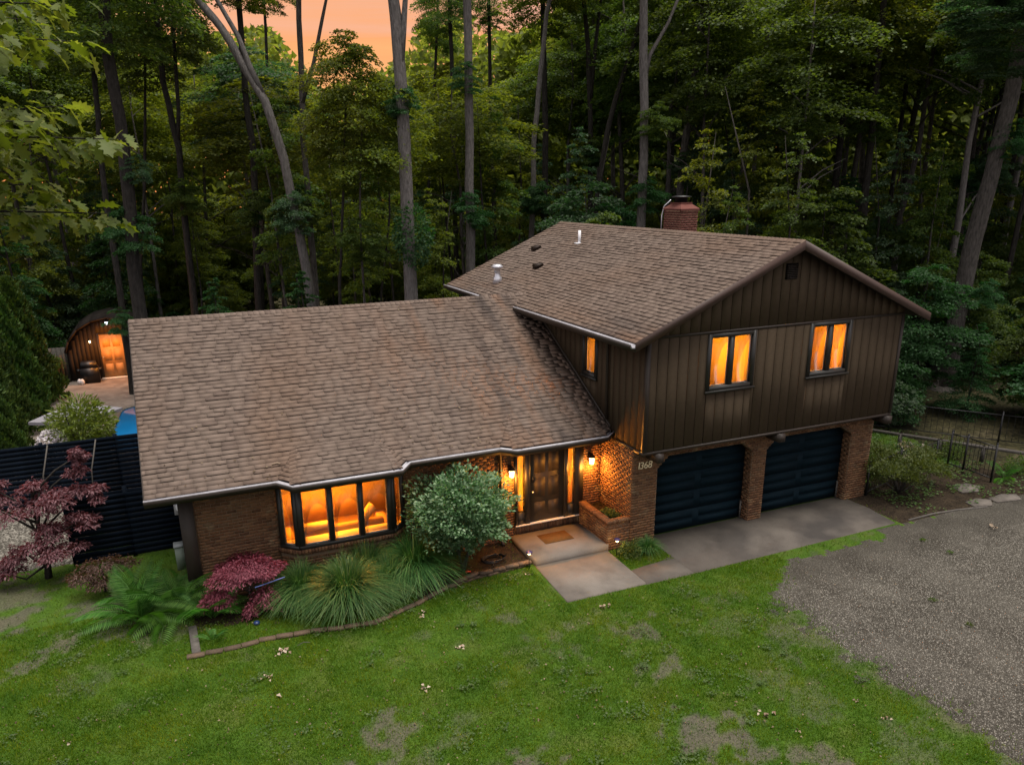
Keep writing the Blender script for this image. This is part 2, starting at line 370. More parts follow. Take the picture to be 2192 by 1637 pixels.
M['lawn']=ground_mat('lawn soil and thatch',[(.3,(.028,.066,.006)),(.5,(.044,.090,.008)),(.7,(.066,.092,.016))],scale=1.1,fine=45,dirt=(.085,.070,.060))
M['gravel']=ground_mat('gravel',[(.3,(.070,.063,.051)),(.55,(.098,.089,.073)),(.75,(.132,.121,.100))],scale=.9,fine=75,finev=.5,bump=1,bdist=.03,dirt=(.060,.053,.042))
M['mulch']=ground_mat('bark mulch',[(.3,(.020,.014,.009)),(.7,(.050,.036,.022))],scale=4,fine=38,finev=.5,bump=1,bdist=.03)
M['forest']=ground_mat('leaf litter',[(.3,(.020,.020,.010)),(.55,(.045,.040,.018)),(.75,(.09,.075,.045))],scale=.5,fine=9,finev=.5,bump=.6,bdist=.05)
M['patio']=ground_mat('patio paving',[(.3,(.17,.14,.12)),(.7,(.26,.22,.19))],scale=1.3,fine=3,finev=.15,bump=.2)
M['pebble']=pieces('pebble',[(0,(.056,.051,.042)),(.5,(.116,.106,.088)),(1,(.23,.213,.182))],rough=.8,grain=.15,gscale=80)
M['pool']=plain('pool water',(.008,.17,.42),.25,spec=.5,var=.08,scale=1.5)
M['canvas']=plain('grey parasol canvas',(.20,.19,.21),.85,var=.08)
M['shed_wall']=plain('dark shed board',(.018,.013,.010),.8,var=.2)
M['shed_door']=plain('tan shed door paint',(.42,.24,.10),.6,var=.05)
M['litter']=pieces('leaf litter bits',[(0,(.05,.032,.018)),(.6,(.11,.075,.042)),(1,(.22,.17,.11))],rough=.9,grain=.2,gscale=60)
M['clover']=leaf_mat('clover leaf',G3((.04,.09,.02),(.065,.13,.03),(.10,.16,.045)),.35)
M['leaf_brown']=leaf_mat('brownish red maple leaf',G3((.045,.024,.018),(.080,.042,.030),(.13,.07,.052)),.3)
M['leaf_far']=leaf_mat('far leaf with painted glow',G3((.11,.15,.024),(.165,.21,.036),(.23,.27,.055)),.65,tcol=(1.3,1.25,.6))  # pale leaf colour stands in for light glowing deep in the wood
M['sheer']=leaf_mat('sheer curtain',[(0,(.70,.58,.38)),(1,(.78,.64,.42))],.65,tcol=(1.1,1.0,.8))
def concrete(nm,k,st):
    m,t,b=new_mat(nm); ge=N(t,'ShaderNodeNewGeometry')
    n=N(t,'ShaderNodeTexNoise'); n.inputs['Scale'].default_value=1.0; n.inputs['Detail'].default_value=9; n.inputs['Roughness'].default_value=.6
    t.links.new(ge.outputs['Position'], n.inputs['Vector'])
    r=N(t,'ShaderNodeValToRGB'); ramp(r,[(.28,(.135*k,.115*k,.098*k)),(.5,(.220*k,.193*k,.165*k)),(.72,(.270*k,.237*k,.203*k))]); t.links.new(n.outputs[0], r.inputs[0])
    n3=N(t,'ShaderNodeTexNoise'); n3.inputs['Scale'].default_value=.55; n3.inputs['Detail'].default_value=4; t.links.new(ge.outputs['Position'], n3.inputs['Vector'])
    # oil and tyre stains lie on the garage apron only
    sx=N(t,'ShaderNodeSeparateXYZ'); t.links.new(ge.outputs['Position'], sx.inputs[0])
    gx=N(t,'ShaderNodeMapRange'); gx.inputs[1].default_value=.5; gx.inputs[2].default_value=3.5; t.links.new(sx.outputs[0], gx.inputs[0])
    ns=N(t,'ShaderNodeMapRange'); ns.inputs[1].default_value=.46; ns.inputs[2].default_value=.64; ns.inputs[4].default_value=.85 if st else 0; t.links.new(n3.outputs[0], ns.inputs[0])
    mm=N(t,'ShaderNodeMath',operation='MULTIPLY'); t.links.new(gx.outputs[0],mm.inputs[0]); t.links.new(ns.outputs[0],mm.inputs[1])
    x=N(t,'ShaderNodeMix',data_type='RGBA'); t.links.new(mm.outputs[0],x.inputs[0]); t.links.new(r.outputs[0],x.inputs[6]); x.inputs[7].default_value=(.045,.041,.038,1)
    n2=N(t,'ShaderNodeTexNoise'); n2.inputs['Scale'].default_value=70; n2.inputs['Detail'].default_value=3; t.links.new(ge.outputs['Position'], n2.inputs['Vector'])
    mr=N(t,'ShaderNodeMapRange'); mr.inputs[1].default_value=.3; mr.inputs[2].default_value=.7; mr.inputs[3].default_value=.85; mr.inputs[4].default_value=1.15; t.links.new(n2.outputs[0], mr.inputs[0])
    mu=N(t,'ShaderNodeMix',data_type='RGBA',blend_type='MULTIPLY'); mu.inputs[0].default_value=1; t.links.new(x.outputs[2],mu.inputs[6]); t.links.new(mr.outputs[0],mu.inputs[7])
    t.links.new(mu.outputs[2], b.inputs['Base Color']); b.inputs['Roughness'].default_value=.9; b.inputs['Specular IOR Level'].default_value=.2
    bp=N(t,'ShaderNodeBump'); bp.inputs['Strength'].default_value=.25; bp.inputs['Distance'].default_value=.01; t.links.new(n2.outputs[0],bp.inputs['Height']); t.links.new(bp.outputs[0],b.inputs['Normal'])
    return m
M['concrete']=concrete('concrete',.80,False); M['concrete_old']=concrete('old apron concrete',.52,True)
# ------------------------------------------------------------------ ground
EDGE=[(-10.88,-.22),(-10.23,-.24),(-9.56,-.18),(-8.4,-.31),(-7.2,-.5),(-5.98,-.06),(-5.28,.3),(-4.49,.5),(-3.72,.55),(-2.92,.59)]
ex=np.array([p[0] for p in EDGE]); ey=np.array([p[1] for p in EDGE])
BARE=[] ; _B=[(-1.86,-3.14,.55,.9),(-3.61,-2.55,.4,.6),(-3.63,-3.32,.35,.55),(-2.3,-4.63,.55,.85),(-1.9,-4.9,.4,.6),(-2.71,-6.49,.8,1),(-2.4,-7.2,.7,.95),(-1.5,-7.6,.7,.9),(-8.2,-4.42,.8,.9),(-7.2,-4.9,.6,.6),(-5.65,-5.63,.5,.95),(-5.9,-6.2,.7,.9),
      (-4.5,-1.56,.25,.7),(-14.48,2.92,.6,.9),(-13.61,1.59,.55,.9),(-13.97,.91,.5,.85),(-12.97,2.9,.7,.8),(-12.2,1.6,.8,.75),(-11.4,.9,.6,.6),(-14.6,4.4,.7,.8),(-.27,-3.97,.7,.4),(-.75,-5.42,.6,.5),(-.32,-6.57,.7,.45),(-3.2,.3,.25,.5),(-13.0,-.2,.6,.4),(.4,-2.6,.5,.5),(.9,-4.8,.8,.55),(.5,-8,.8,.5)]
for cx_,cy_,r_,a_ in _B: BARE.append((cx_,cy_,r_*.82,a_*.95))
def bare_of(x,y):
    n=fbm(x*1.4,y*1.4,1); nf=fbm(x*4.5,y*4.5,0)
    b=np.zeros_like(x)
    for cx,cy,r,a in BARE:
        d=np.hypot((x-cx)*.8,(y-cy))/r
        b=np.maximum(b, a*np.clip((.80-d+(n-.5)*2.2+(nf-.5)*3.0)*3.5,0,1))
    b=np.maximum(b, np.clip((n-.70)*5,0,.4))
    dx=(x-1.35)-(fbm(x*.9,y*.9,2)-.5)*1.1
    b=np.maximum(b, np.clip(.95-np.abs(dx)/1.1+(n-.5)*2.6-.25,0,.65)*(y<-2.6))
    for xc in (2.9,4.6,7.4):
        b=np.maximum(b,.75*np.exp(-((x-xc-.10*(-y-2)-.5*(nf-.5))/.30)**2)*np.clip(.4+nf,0,1)*(y<-2.2)*(x>2.1))
    return np.clip(b,0,1)
LAWN,GRAVEL,MULCH,FOREST,PATIO,YARDGRAVEL=range(6)
def cat_of(x,y):
    n=(fbm(x*.9,y*.9,2)-.5); n2=(fbm(x*2.6,y*2.6,3)-.5); n3=(fbm(x*6,y*6,0)-.5)
    c=np.full(x.shape,LAWN)
    g=(x>1.35+n*1.1+n2*1.1+n3*1.0)&(y< -1.95+n2*.35+n3*.4-np.clip(3.3-x,0,9)*.7)
    g|=(x>6.7)&(y< -1.52+n2*.2+np.clip((x-9)*.05,0,.3))
    c[g]=GRAVEL
    ye=np.interp(x,ex,ey)
    c[(x>-10.86)&(x<-2.8)&(y>ye)&(y<2.6)&((x>-5.7+n*1.2)|(y>.9+n*.9))]=MULCH
    c[(x>7.7)&(y>=-1.5+n2*.1)&(y<1.3+n*.8)&(x<14.5)]=MULCH
    fo=(y>7.2+n*2)|(x>14.2+n*2)|(x<-18+n*2)
    c[fo&~g]=FOREST
    c[(x<-13.35+n2*.3)&(x>-19)&(y>5.6+n2*.4)&(y<10.3)]=YARDGRAVEL
    c[(x>-16.3+n*.6)&(x<-7.5)&(y>10.3)]=PATIO
    return c
ST=dict(kind='structure')
x0,x1,y0,y1,st=-24.,20.,-15.,13.,.125
nx=int((x1-x0)/st)+1; ny=int((y1-y0)/st)+1
gx,gy=np.meshgrid(np.linspace(x0,x1,nx),np.linspace(y0,y1,ny))
gz=np.where(cat_of(gx,gy)==LAWN,(fbm(gx*.5,gy*.5,4)-.5)*.05,-.012)*(np.clip((np.abs(gy+.5)-1.2)/2,0,1))
bar=bare_of(gx,gy)
V=np.stack([gx,gy,gz],-1).reshape(-1,3)
idx=np.arange(nx*ny).reshape(ny,nx)
Q=np.stack([idx[:-1,:-1],idx[:-1,1:],idx[1:,1:],idx[1:,:-1]],-1).reshape(-1,4)
qc=cat_of(V[Q].mean(1)[:,0],V[Q].mean(1)[:,1])
for k,nm,mt in ((LAWN,'lawn','lawn'),(GRAVEL,'gravel_driveway','gravel'),(MULCH,'mulch_bed','mulch'),(FOREST,'forest_floor','forest'),(PATIO,'patio','patio'),(YARDGRAVEL,'side_yard_gravel','gravel')):
    f=Q[qc==k]; 
    if not len(f): continue
    u,inv=np.unique(f,return_inverse=True)
    me=mesh_np(nm,V[u],inv.reshape(-1,4).astype(np.int32),M[mt],True)
    a=me.attributes.new('bare','FLOAT','POINT'); a.data.foreach_set('value',(bar.reshape(-1)[u]*.85).astype(np.float32))
    link(nm,me,None,**ST)
mb=MB(); mb.poly([(-260,-200,-.06),(260,-200,-.06),(260,330,-.06),(-260,330,-.06)]); mb.obj('ground',M['forest'],**ST)
mb=MB(); mb.poly([(-16.6,12.9,-.004),(-6,12.9,-.004),(-6,30.5,-.004),(-14.9,30.5,-.004),(-16.0,27,-.004),(-16.9,20,-.004)]); mb.obj('pool_patio',M['patio'],**ST)

def blades(name,n,xr,yr,h,w,mat,acc):
    x=NR.uniform(*xr,n); y=NR.uniform(*yr,n); k=acc(x,y); x=x[k]; y=y[k]; n=len(x)
    cl=vnoise(x*1.7,y*1.7,5)*.5+vnoise(x*6.5,y*6.5,4)*.9-.2
    hh=h*NR.uniform(.5,1.3,n)*(.6+.8*cl); a=NR.uniform(0,2*math.pi,n); le=NR.uniform(.2,1.0,n)*hh
    b=NR.uniform(0,2*math.pi,n)
    z=(fbm(x*.5,y*.5,4)-.5)*.05-.005
    P=np.stack([x,y,z],-1); s=np.stack([np.cos(a),np.sin(a),0*a],-1)*(w*NR.uniform(.6,1.3,n))[:,None]
    T=P+np.stack([np.cos(b)*le,np.sin(b)*le,hh],-1)
    Vb=np.stack([P-s,P+s,T],1).reshape(-1,3)
    F=np.arange(3*n,dtype=np.int32).reshape(-1,3)
    return link(name,mesh_np(name,Vb,F,M[mat]),None,kind='stuff')
def acc_lawn(x,y):
    dx=NR.exponential(.16,len(x)); an=NR.uniform(0,6.28,len(x))
    c=cat_of(x+dx*np.cos(an),y+dx*np.sin(an))==LAWN
    c&=NR.rand(len(x))>bare_of(x,y)*.88
    c&=~((x>-10.75)&(x<8.5)&(y>2)&(y<12.6))
    c&=~((x>-2.92)&(x<-.68)&(y>-1.5)&(y<2.2)); c&=~((x>-.8)&(x<7.65)&(y>-1.52)&~((x<.66)&(y>-.66)))
    c&=~((x<.1)&(x>-.8)&(y>.4))
    return c
blades('lawn_grass',520000,(-15,3.2),(-9.6,2.4),.055,.0075,'blade',acc_lawn)
blades('rough_grass',90000,(-19,15),(-10,8),.075,.010,'blade',lambda x,y:acc_lawn(x,y)&((x<-14.5)|(x>3)|(y>2.3)))
# pebbles over the gravel
n=150000
px=NR.uniform(-.6,14,n); py=NR.uniform(-11,-1.2,n); c=cat_of(px,py)
near=cat_of(px+NR.exponential(.3,n),py)
k=(c==GRAVEL)|((near==GRAVEL)&(py<-2)&(NR.rand(n)<.6)); px=px[k]; py=py[k]
qx=NR.uniform(-18,-13.2,9000); qy=NR.uniform(5.5,10.2,9000); k=cat_of(qx,qy)==YARDGRAVEL
def pebbles(name,x,y,s0,s1):
    n=len(x); s=NR.uniform(s0,s1,n); ang=NR.uniform(0,6.28,n)
    ring=[]
    for j in range(4):
        a=ang+j*math.pi/2; r=s*NR.uniform(.6,1.25,n); ring.append(np.stack([x+np.cos(a)*r,y+np.sin(a)*r,-.015+0*x],-1))
    top=np.stack([x+s*NR.uniform(-.4,.4,n),y+s*NR.uniform(-.4,.4,n),-.008+s*NR.uniform(.4,1.0,n)],-1)
    Vp=np.stack(ring+[top],1).reshape(-1,3); b=np.arange(n)[:,None]*5
    F=np.concatenate([b+np.array([[j,(j+1)%4,4]]) for j in range(4)],0).astype(np.int32)
    return link(name,mesh_np(name,Vp,F,M['pebble']),None,kind='stuff')
pebbles('driveway_pebbles',px,py,.007,.019)
pebbles('side_yard_pebbles',qx[k],qy[k],.02,.05)

# concrete: apron, path, stoop
def slab(name,pts,z0,z1,**kw):
    mt=M['concrete_old' if 'apron' in name else 'concrete']; mb=MB(); mb.prism([(p[0],p[1],z0) for p in pts],(0,0,z1-z0)); return mb.obj(name,mt,**kw)
slab('garage_apron',[(.665,-1.52),(7.6,-1.42),(7.78,-.32),(7.72,.74),(.70,.74)],-.1,.018,**ST)
slab('apron_corner',[(-.74,-1.50),(.655,-1.52),(.662,-.45),(.3,-.62),(-.3,-.68),(-.74,-.75)],-.1,.014,**ST)
slab('entry_path',[(-2.87,-1.46),(-.75,-1.48),(-.70,.41),(-2.78,.41)],-.1,.045,**ST)
slab('entry_stoop',[(-2.77,.41),(-.64,.46),(-.705,2.0),(-2.76,2.0)],-.1,.20,**ST)
# ------------------------------------------------------------------ house
house=thing('house','brown split-level house with lit windows, brick base and two navy garage doors','house',(0,0,0))
def hp(mb,name,mat,parent=None,**kw): return mb.obj(name,mat,parent or house,**kw)
ZE=2.94; SL=(5.947-2.937)/(7.045-1.567)       # low roof eave height and slope
def zlow(y): return ZE+SL*(y-1.567)
UX0,UX1,UR=-.579,9.06,4.24; UZE,UZR=5.681,7.817; US=(UZR-UZE)/(UR-UX0)
UY0,UY1=-.348,12.83
# roofs
mb=MB()
T=.14
mb.prism([(-11.465,1.567,ZE),(-11.465,7.045,5.947),(-11.465,12.52,ZE),(-11.465,12.52,ZE-T),(-11.465,7.045,5.947-T),(-11.465,1.567,ZE-T)],(11.46,0,0))
low_roof=hp(mb,'low_roof',M['roof_felt'])
mb=MB()
mb.prism([(UX0,UY0,UZE),(UR,UY0,UZR),(UX1,UY0,UZE),(UX1,UY0,UZE-T),(UR,UY0,UZR-T),(UX0,UY0,UZE-T)],(0,UY1-UY0,0))
up_roof=hp(mb,'upper_roof',M['roof_felt'])
# shingles: course by course, random widths, some doubled
SH=[]    # (center, verts, faces)
def shingles(o,u,v,region,exp=.143,wr=(.20,.40),seed=1,h0=.006,skip=None,keep=None):
    o=Vector(o);u=Vector(u).normalized();v=Vector(v).normalized();n=u.cross(v)
    if n.z<0: n=-n
    rr=random.Random(seed)
    us=[p[0] for p in region]; vs=[p[1] for p in region]
    k=0; vv=min(vs)
    while vv<max(vs):
        x=min(us)-rr.uniform(0,.3)
        while x<max(us):
            w=rr.uniform(*wr)
            if rr.random()<.12: w*=1.6
            jit=rr.uniform(-.004,.004)
            p=clip_convex([(x+.0004,vv+jit),(x+w-.0004,vv+jit),(x+w-.0004,vv+exp+.012),(x+.0004,vv+exp+.012)],region)
            up2=rr.random()<.42
            h=h0+(.014 if up2 else 0)+rr.uniform(0,.002)
            if len(p)>=3 and area2(p)>.0015:
                c0=o+u*(sum(q[0] for q in p)/len(p))+v*(sum(q[1] for q in p)/len(p))
                if not(skip and skip(c0)):
                    vb=[];vt=[]
                    for a,b in p:
                        q=o+u*a+v*b; f=1-(b-vv)/exp
                        vb.append(q+n*.0005); vt.append(q+n*(.002+h*max(.15,f)))
                    m=len(p)
                    # each course lies a little proud of the one above it
                    fs=[list(range(m,2*m))]+[[i,(i+1)%m,m+(i+1)%m,m+i] for i in range(m)]
                    SH.append((c0,[tuple(q) for q in vb+vt],fs))
            x+=w
        vv+=exp; k+=1
ls=math.hypot(5.478,3.01)
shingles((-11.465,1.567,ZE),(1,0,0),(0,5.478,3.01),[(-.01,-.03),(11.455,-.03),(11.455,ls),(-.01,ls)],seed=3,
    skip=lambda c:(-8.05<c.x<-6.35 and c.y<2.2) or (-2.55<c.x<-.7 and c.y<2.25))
us=math.hypot(UR-UX0,UZR-UZE); uv=(UR-UX0,0,UZR-UZE)
shingles((UX0,UY0,UZE),(0,1,0),uv,[(-.02,-.03),(UY1-UY0+.02,-.03),(UY1-UY0+.02,us),(-.02,us)],seed=5)
# flared roof over the bay and over the entry
def flare(xl,xr,yf,zf,axl,axr,ya,xe0,xe1,seed):
    za=zlow(ya)+.012
    A,B,Cc,D=Vector((xl,yf,zf)),Vector((xr,yf,zf)),Vector((axr,ya,za)),Vector((axl,ya,za))
    v=(D-A); v.x=0; L=v.length; v.normalize()
    shingles(A,(1,0,0),v,[(0,-.02),(xr-xl,-.02),(axr-xl,L),(axl-xl,L)],seed=seed)
    for (e,f,apex,s) in ((Vector((xe0,1.567,ZE+.01)),A,D,1),(Vector((xe1,1.567,ZE+.01)),B,Cc,-1)):
        u=(f-e); u=u*s; Lu=u.length; u.normalize(); nn=u.cross(apex-e); 
        vv=nn.cross(u).normalized()
        if vv.z<0: vv=-vv
        o=e if s==1 else f
        pa=((apex-o).dot(u),(apex-o).dot(vv))
        shingles(o,u,vv,[(0,0),(Lu,0),pa],seed=seed+7,exp=.12)
        # hip caps from the corner to the apex
        d=(apex-f); Ld=d.length; d.normalize(); sd=d.cross(Vector((0,0,1))).normalized(); nr=sd.cross(d)
        if nr.z<0: nr=-nr
        k=0
        while k*.14<Ld+.05:
            a=f+d*(k*.14-.02); b=a+d*.16
            pts=[a+sd*.13-nr*.02, a+nr*.022, a-sd*.13-nr*.02, b-sd*.13-nr*.028, b+nr*.010, b+sd*.13-nr*.028]
            SH.append(((a+b)/2,[tuple(q) for q in pts]+[tuple(pts[0]-nr*.02),tuple(pts[1]-nr*.02),tuple(pts[2]-nr*.02)],[[0,1,2,3,4,5],[6,7,1,0],[7,8,2,1]]))
            k+=1
flare(-8.38,-6.02,1.12,2.955,-8.15,-6.25,2.38,-8.70,-5.68,21)
flare(-2.90,-.42,1.25,2.955,-2.62,-.62,2.42,-3.24,-.03,31)
# ridge caps
def ridge(p0,p1,seed,s1,s2):
    p0=Vector(p0);p1=Vector(p1);d=(p1-p0);L=d.length;d.normalize();k=0;rr=random.Random(seed)
    s1=Vector(s1).normalized();s2=Vector(s2).normalized()
    while k*.15<L:
        a=p0+d*k*.15;b=a+d*.155; h=Vector((0,0,.024)); w=.15+rr.uniform(-.006,.006)
        pts=[a+s1*w+h,a+h*1.5,a+s2*w+h,b+s2*w+h*.5,b+h,b+s1*w+h*.5]
        SH.append(((a+b)/2,[tuple(q) for q in pts]+[tuple(pts[i]-h*.9) for i in (0,1,2)]+[tuple(pts[3]-h),tuple(pts[5]-h)],[[0,1,2,3,4,5],[6,7,1,0],[7,8,2,1],[0,5,10,6],[2,8,9,3]])); k+=1
ridge((-11.47,7.045,5.947),(-.05,7.045,5.947),2,(0,-5.478,-3.01),(0,5.478,-3.01))
ridge((UR,UY1,UZR),(UR,UY0,UZR),4,(-(UR-UX0),0,-(UZR-UZE)),((UR-UX0),0,-(UZR-UZE)))
def split_pieces(L,name,many,mat,parent_of,nmax=300,bulk=None):
    """the nmax pieces nearest the camera become objects, the rest one joined part"""
    cp=Vector(CAM); L=sorted(L,key=lambda s:(s[0]-cp).length)
    for c,V,F in L[:nmax]:
        me=mesh_np(name,[tuple(Vector(v)-c) for v in V],F,mat)
        if isinstance(mat,list): me.polygons.foreach_set('material_index',np.minimum(np.arange(len(F)),1).astype(np.int32))
        link(name,me,parent_of,tuple(c))
    V=[];F=[];mi=[]
    for c,v,f in L[nmax:]:
        b=len(V); V+=v; F+=[[b+i for i in q] for q in f]; mi+=[0]+[1]*(len(f)-1)
    me=mesh_np(many,V,F,mat)
    if isinstance(mat,list): me.polygons.foreach_set('material_index',np.array(mi,dtype=np.int32))
    return link(many,me,bulk or house,kind='stuff')
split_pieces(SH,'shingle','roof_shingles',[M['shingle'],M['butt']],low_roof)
# fascias, rakes, soffits
mb=MB()
for s,xe in ((1,UX0),(-1,UX1)):
    a=Vector((xe,UY0-.03,UZE+.012)); b=Vector((UR,UY0-.03,UZR+.012)); dn=Vector((0,0,-.23))
    mb.prism([a,b,b+dn,a+dn] if s==1 else [b,a,a+dn,b+dn],(0,.028,0))
hp(mb,'rake_board',M['fascia'])
mb=MB(); mb.box(UX0-.02,UX0,UY0,UY1,UZE-.22,UZE+.0); hp(mb,'fascia_board',M['trim'])
mb=MB(); mb.prism([(-11.49,1.56,ZE+.01),(-11.49,7.045,5.957),(-11.49,7.045,5.77),(-11.49,1.56,ZE-.17)],(.022,0,0)); hp(mb,'rake_board',M['trim'])
EAVE=[(-11.49,1.55),(-8.69,1.55),(-8.39,1.10),(-6.01,1.10),(-5.69,1.55),(-3.23,1.55),(-2.91,1.23),(-.41,1.23),(-.012,1.56)]
def sweep(line,prof,mb,close_z=0):
    """carry a profile [(out,z)] along a plan polyline; out points to -y"""
    nrm=[]
    P=[Vector((a,b,0)) for a,b in line]
    for i in range(len(P)):
        ds=[]
        if i>0: ds.append((P[i]-P[i-1]).normalized())
        if i<len(P)-1: ds.append((P[i+1]-P[i]).normalized())
        ns=[Vector((d.y,-d.x,0)) for d in ds]; n=sum(ns,Vector()).normalized(); n/=max(.5,n.dot(ns[0])); nrm.append(n)
    m=len(prof); b=len(mb.V)
    for p,n in zip(P,nrm):
        for o,z in prof: mb.V.append((p.x+n.x*o,p.y+n.y*o,z))
    for i in range(len(P)-1):
        for k in range(m):
            j=(k+1)%m; mb.F.append([b+i*m+k,b+(i+1)*m+k,b+(i+1)*m+j,b+i*m+j]); mb.M.append(mb.m)
    mb.F.append([b+k for k in range(m)]); mb.M.append(mb.m)
    e=b+(len(P)-1)*m; mb.F.append([e+k for k in range(m)][::-1]); mb.M.append(mb.m)
def gutter(line,z):
    mb=MB(); sweep(line,[(0,z-.11),(.085,z-.11),(.125,z-.02),(.125,z+.012),(.105,z+.012),(.105,z-.012),(.078,z-.06),(.004,z-.06),(.004,z-.01),(0,z-.01)],mb)
    g=hp(mb,'gutter',M['galv'])
    mb=MB(); sweep(line,[(.126,z-.115),(.132,z-.115),(.134,z-.014),(.1265,z-.014)],mb); hp(mb,'gutter_face',M['trim'],g)
    mb=MB(); sweep(line,[(-.03,z-.20),(0,z-.20),(-.001,z-.01),(-.03,z-.01)],mb); hp(mb,'eave_board',M['trim'],g)
gutter(EAVE,ZE-.005)
gutter([(UX0-.022,UY1),(UX0-.022,7.6)],UZE-.02); gutter([(UX0-.022,6.35),(UX0-.022,UY0-.02)],UZE-.02)
# soffit under the low eave
mb=MB(); P=[(x,y+.03) for x,y in EAVE]
mb.prism([(x,y,2.72) for x,y in P]+[(-.012,2.07,2.72),(-11.46,2.07,2.72)],(0,0,.02)); hp(mb,'soffit',M['soffit'])
# ---- brick
BR=[]
def bricks(o,u,n,length,z0,z1,solid,bl=.203,bh=.063,j=.012,dep=.004,stack=False,seed=0):
    """courses on a vertical face; solid(z) gives the intervals of brick along u"""
    o=Vector(o);u=Vector(u).normalized();n=Vector(n).normalized(); rr=random.Random(seed)
    k=0;z=z0
    while z+bh<=z1+.012:
        zt=min(z+bh,z1)
        for a,b in solid(z+bh/2):
            x=-(bl+j)*(0 if stack else .5*(k%2))
            while x<b:
                s=max(x,a);e=min(x+bl,b)
                if e-s>.025:
                    d=dep*rr.uniform(.7,1.2)
                    q=[o+u*s+Vector((0,0,z)),o+u*e+Vector((0,0,z)),o+u*e+Vector((0,0,zt)),o+u*s+Vector((0,0,zt))]
                    f=[p+n*d for p in q]; c=(q[0]+q[2])/2
                    BR.append((c,[tuple(p) for p in q+f],[[4,5,6,7],[0,1,5,4],[1,2,6,5],[2,3,7,6],[3,0,4,7]]))
                x+=bl+j
        z+=bh+j;k+=1
mort=MB()
WY=2.09
def wallx(x0,x1,z0,z1): mort.box(x0,x1,WY,WY+.2,z0,z1)
wallx(-10.7,-8.69,0,2.73); wallx(-5.71,-2.62,0,2.73); wallx(-.58,.02,0,2.73); wallx(-2.62,-.58,0,.40)
X0=-10.7
bricks((X0,WY,0),(1,0,0),(0,-1,0),8,.01,2.72,lambda z:[(.17,1.96),(5.04,7.66)],seed=1)
bricks((-2.95,WY,0),(1,0,0),(0,-1,0),3,.01,2.72,lambda z:[(0,.33),(2.37,2.95)],seed=2)
bricks((-2.6,WY-.05,0),(1,0,0),(0,-1,0),2,.205,.425,lambda z:[(0,2.0)],bl=.066,bh=.21,stack=True,seed=3)
mort.box(-2.61,-.59,WY-.05,WY-.002,.2,.43)
# bay skirt
bay=[(-8.74,2.07),(-8.36,1.74),(-6.04,1.74),(-5.66,2.07)]
mort.prism([(a,b,0) for a,b in bay]+[(-5.66,WY+.15,0),(-8.74,WY+.15,0)],(0,0,.97))
for i in range(3):
    a=Vector((*bay[i],0));b=Vector((*bay[i+1],0));d=b-a;n=Vector((d.y,-d.x,0))
    L=d.length
    bricks(a,d,n,L,.01,.88,lambda z,L=L:[(0.002,L-.002)],seed=5+i)
# bay sill: bricks on edge, standing out
SB=[(-8.80,2.07),(-8.40,1.655),(-6.00,1.655),(-5.60,2.07)]
for i in range(3):
    a=Vector((*SB[i],0));b=Vector((*SB[i+1],0));d=b-a;n=Vector((d.y,-d.x,0)).normalized();L=d.length;d.normalize()
    k=0
    while k*.078<L-.05:
        c=a+d*(k*.078+.036)-n*.10+Vector((0,0,.99)); V=[]
        m2=MB(); m2.obox(c,d,n,(0,0,1),.034,.1,.055); BR.append((c,m2.V,m2.F)); k+=1
# garage side wall (x=0) and front (y=.43)
GY=.45
mort.box(.008,.2,GY+.004,2.089,0,2.77)
bricks((.008,GY-.004,0),(0,1,0),(-1,0,0),1.6,.01,2.76,lambda z:[(.0,1.638)],seed=11)
def gar(z):
    iv=[]; ch=.33; zt=2.40
    def hole(l,r):
        if z>=zt: return None
        c=max(0,z-(zt-.30))*1.1
        return (l+c,r-c)
    x=0
    for l,r in ((.77,3.92),(4.40,7.58)):
        h=hole(l,r)
        if h: iv.append((x,h[0])); x=h[1]
    iv.append((x,8.40)); return iv
bricks((0,GY,0),(1,0,0),(0,-1,0),8.4,.01,2.76,gar,seed=13)
for a,b in ((.2,.77),(3.92,4.40),(7.58,8.40)): mort.box(a+.001,b-.001,GY+.001,.84,0,2.40)
mort.box(.2005,8.399,GY+.002,.84,2.401,2.77)
for l,r in ((.77,3.92),(4.40,7.58)):
    for xx,s in ((l,1),(r,-1)):
        mort.prism([(xx,GY+.001,2.10),(xx+s*.33,GY+.001,2.40),(xx,GY+.001,2.40)],(0,.38,0))
for xr in (3.92,7.58):
    bricks((xr,GY+.02,0),(0,1,0),(-1,0,0),.4,.01,2.1,lambda z:[(0,.36)],seed=int(xr))
bricks((8.40,.85,0),(0,-1,0),(1,0,0),.4,.01,2.76,lambda z:[(0,.4)],seed=17)
# planter
mort.box(-.685,-.60,.49,2.04,0,.75); mort.box(-.60,.018,.49,.58,0,.75)
bricks((-.685,.47,0),(1,0,0),(0,-1,0),.7,.01,.74,lambda z:[(0,.70)],seed=19)
mort.box(-.684,.018,.472,.49,0,.745)
bricks((-.685,2.03,0),(0,-1,0),(-1,0,0),1.56,.01,.74,lambda z:[(0,1.56)],seed=20)
k=0
while k*.076<1.58:
    m2=MB(); c=Vector((-.60,.49+k*.076,.79)); m2.box(c.x-.105,c.x+.095,c.y-.033,c.y+.033,.745,.835); BR.append((c,m2.V,m2.F)); k+=1
k=0
while k*.076<.50:
    m2=MB(); c=Vector((-.465+k*.076,.545,.79)); m2.box(c.x-.033,c.x+.033,c.y-.09,c.y+.09,.745,.835); BR.append((c,m2.V,m2.F)); k+=1
brick_wall=hp(mort,'brick_wall',M['mortar'])
split_pieces(BR,'brick','brick_courses',M['brick'],brick_wall)
mb=MB(); mb.box(-.60,.0,.58,2.06,.3,.68); hp(mb,'planter_soil',M['mulch'])
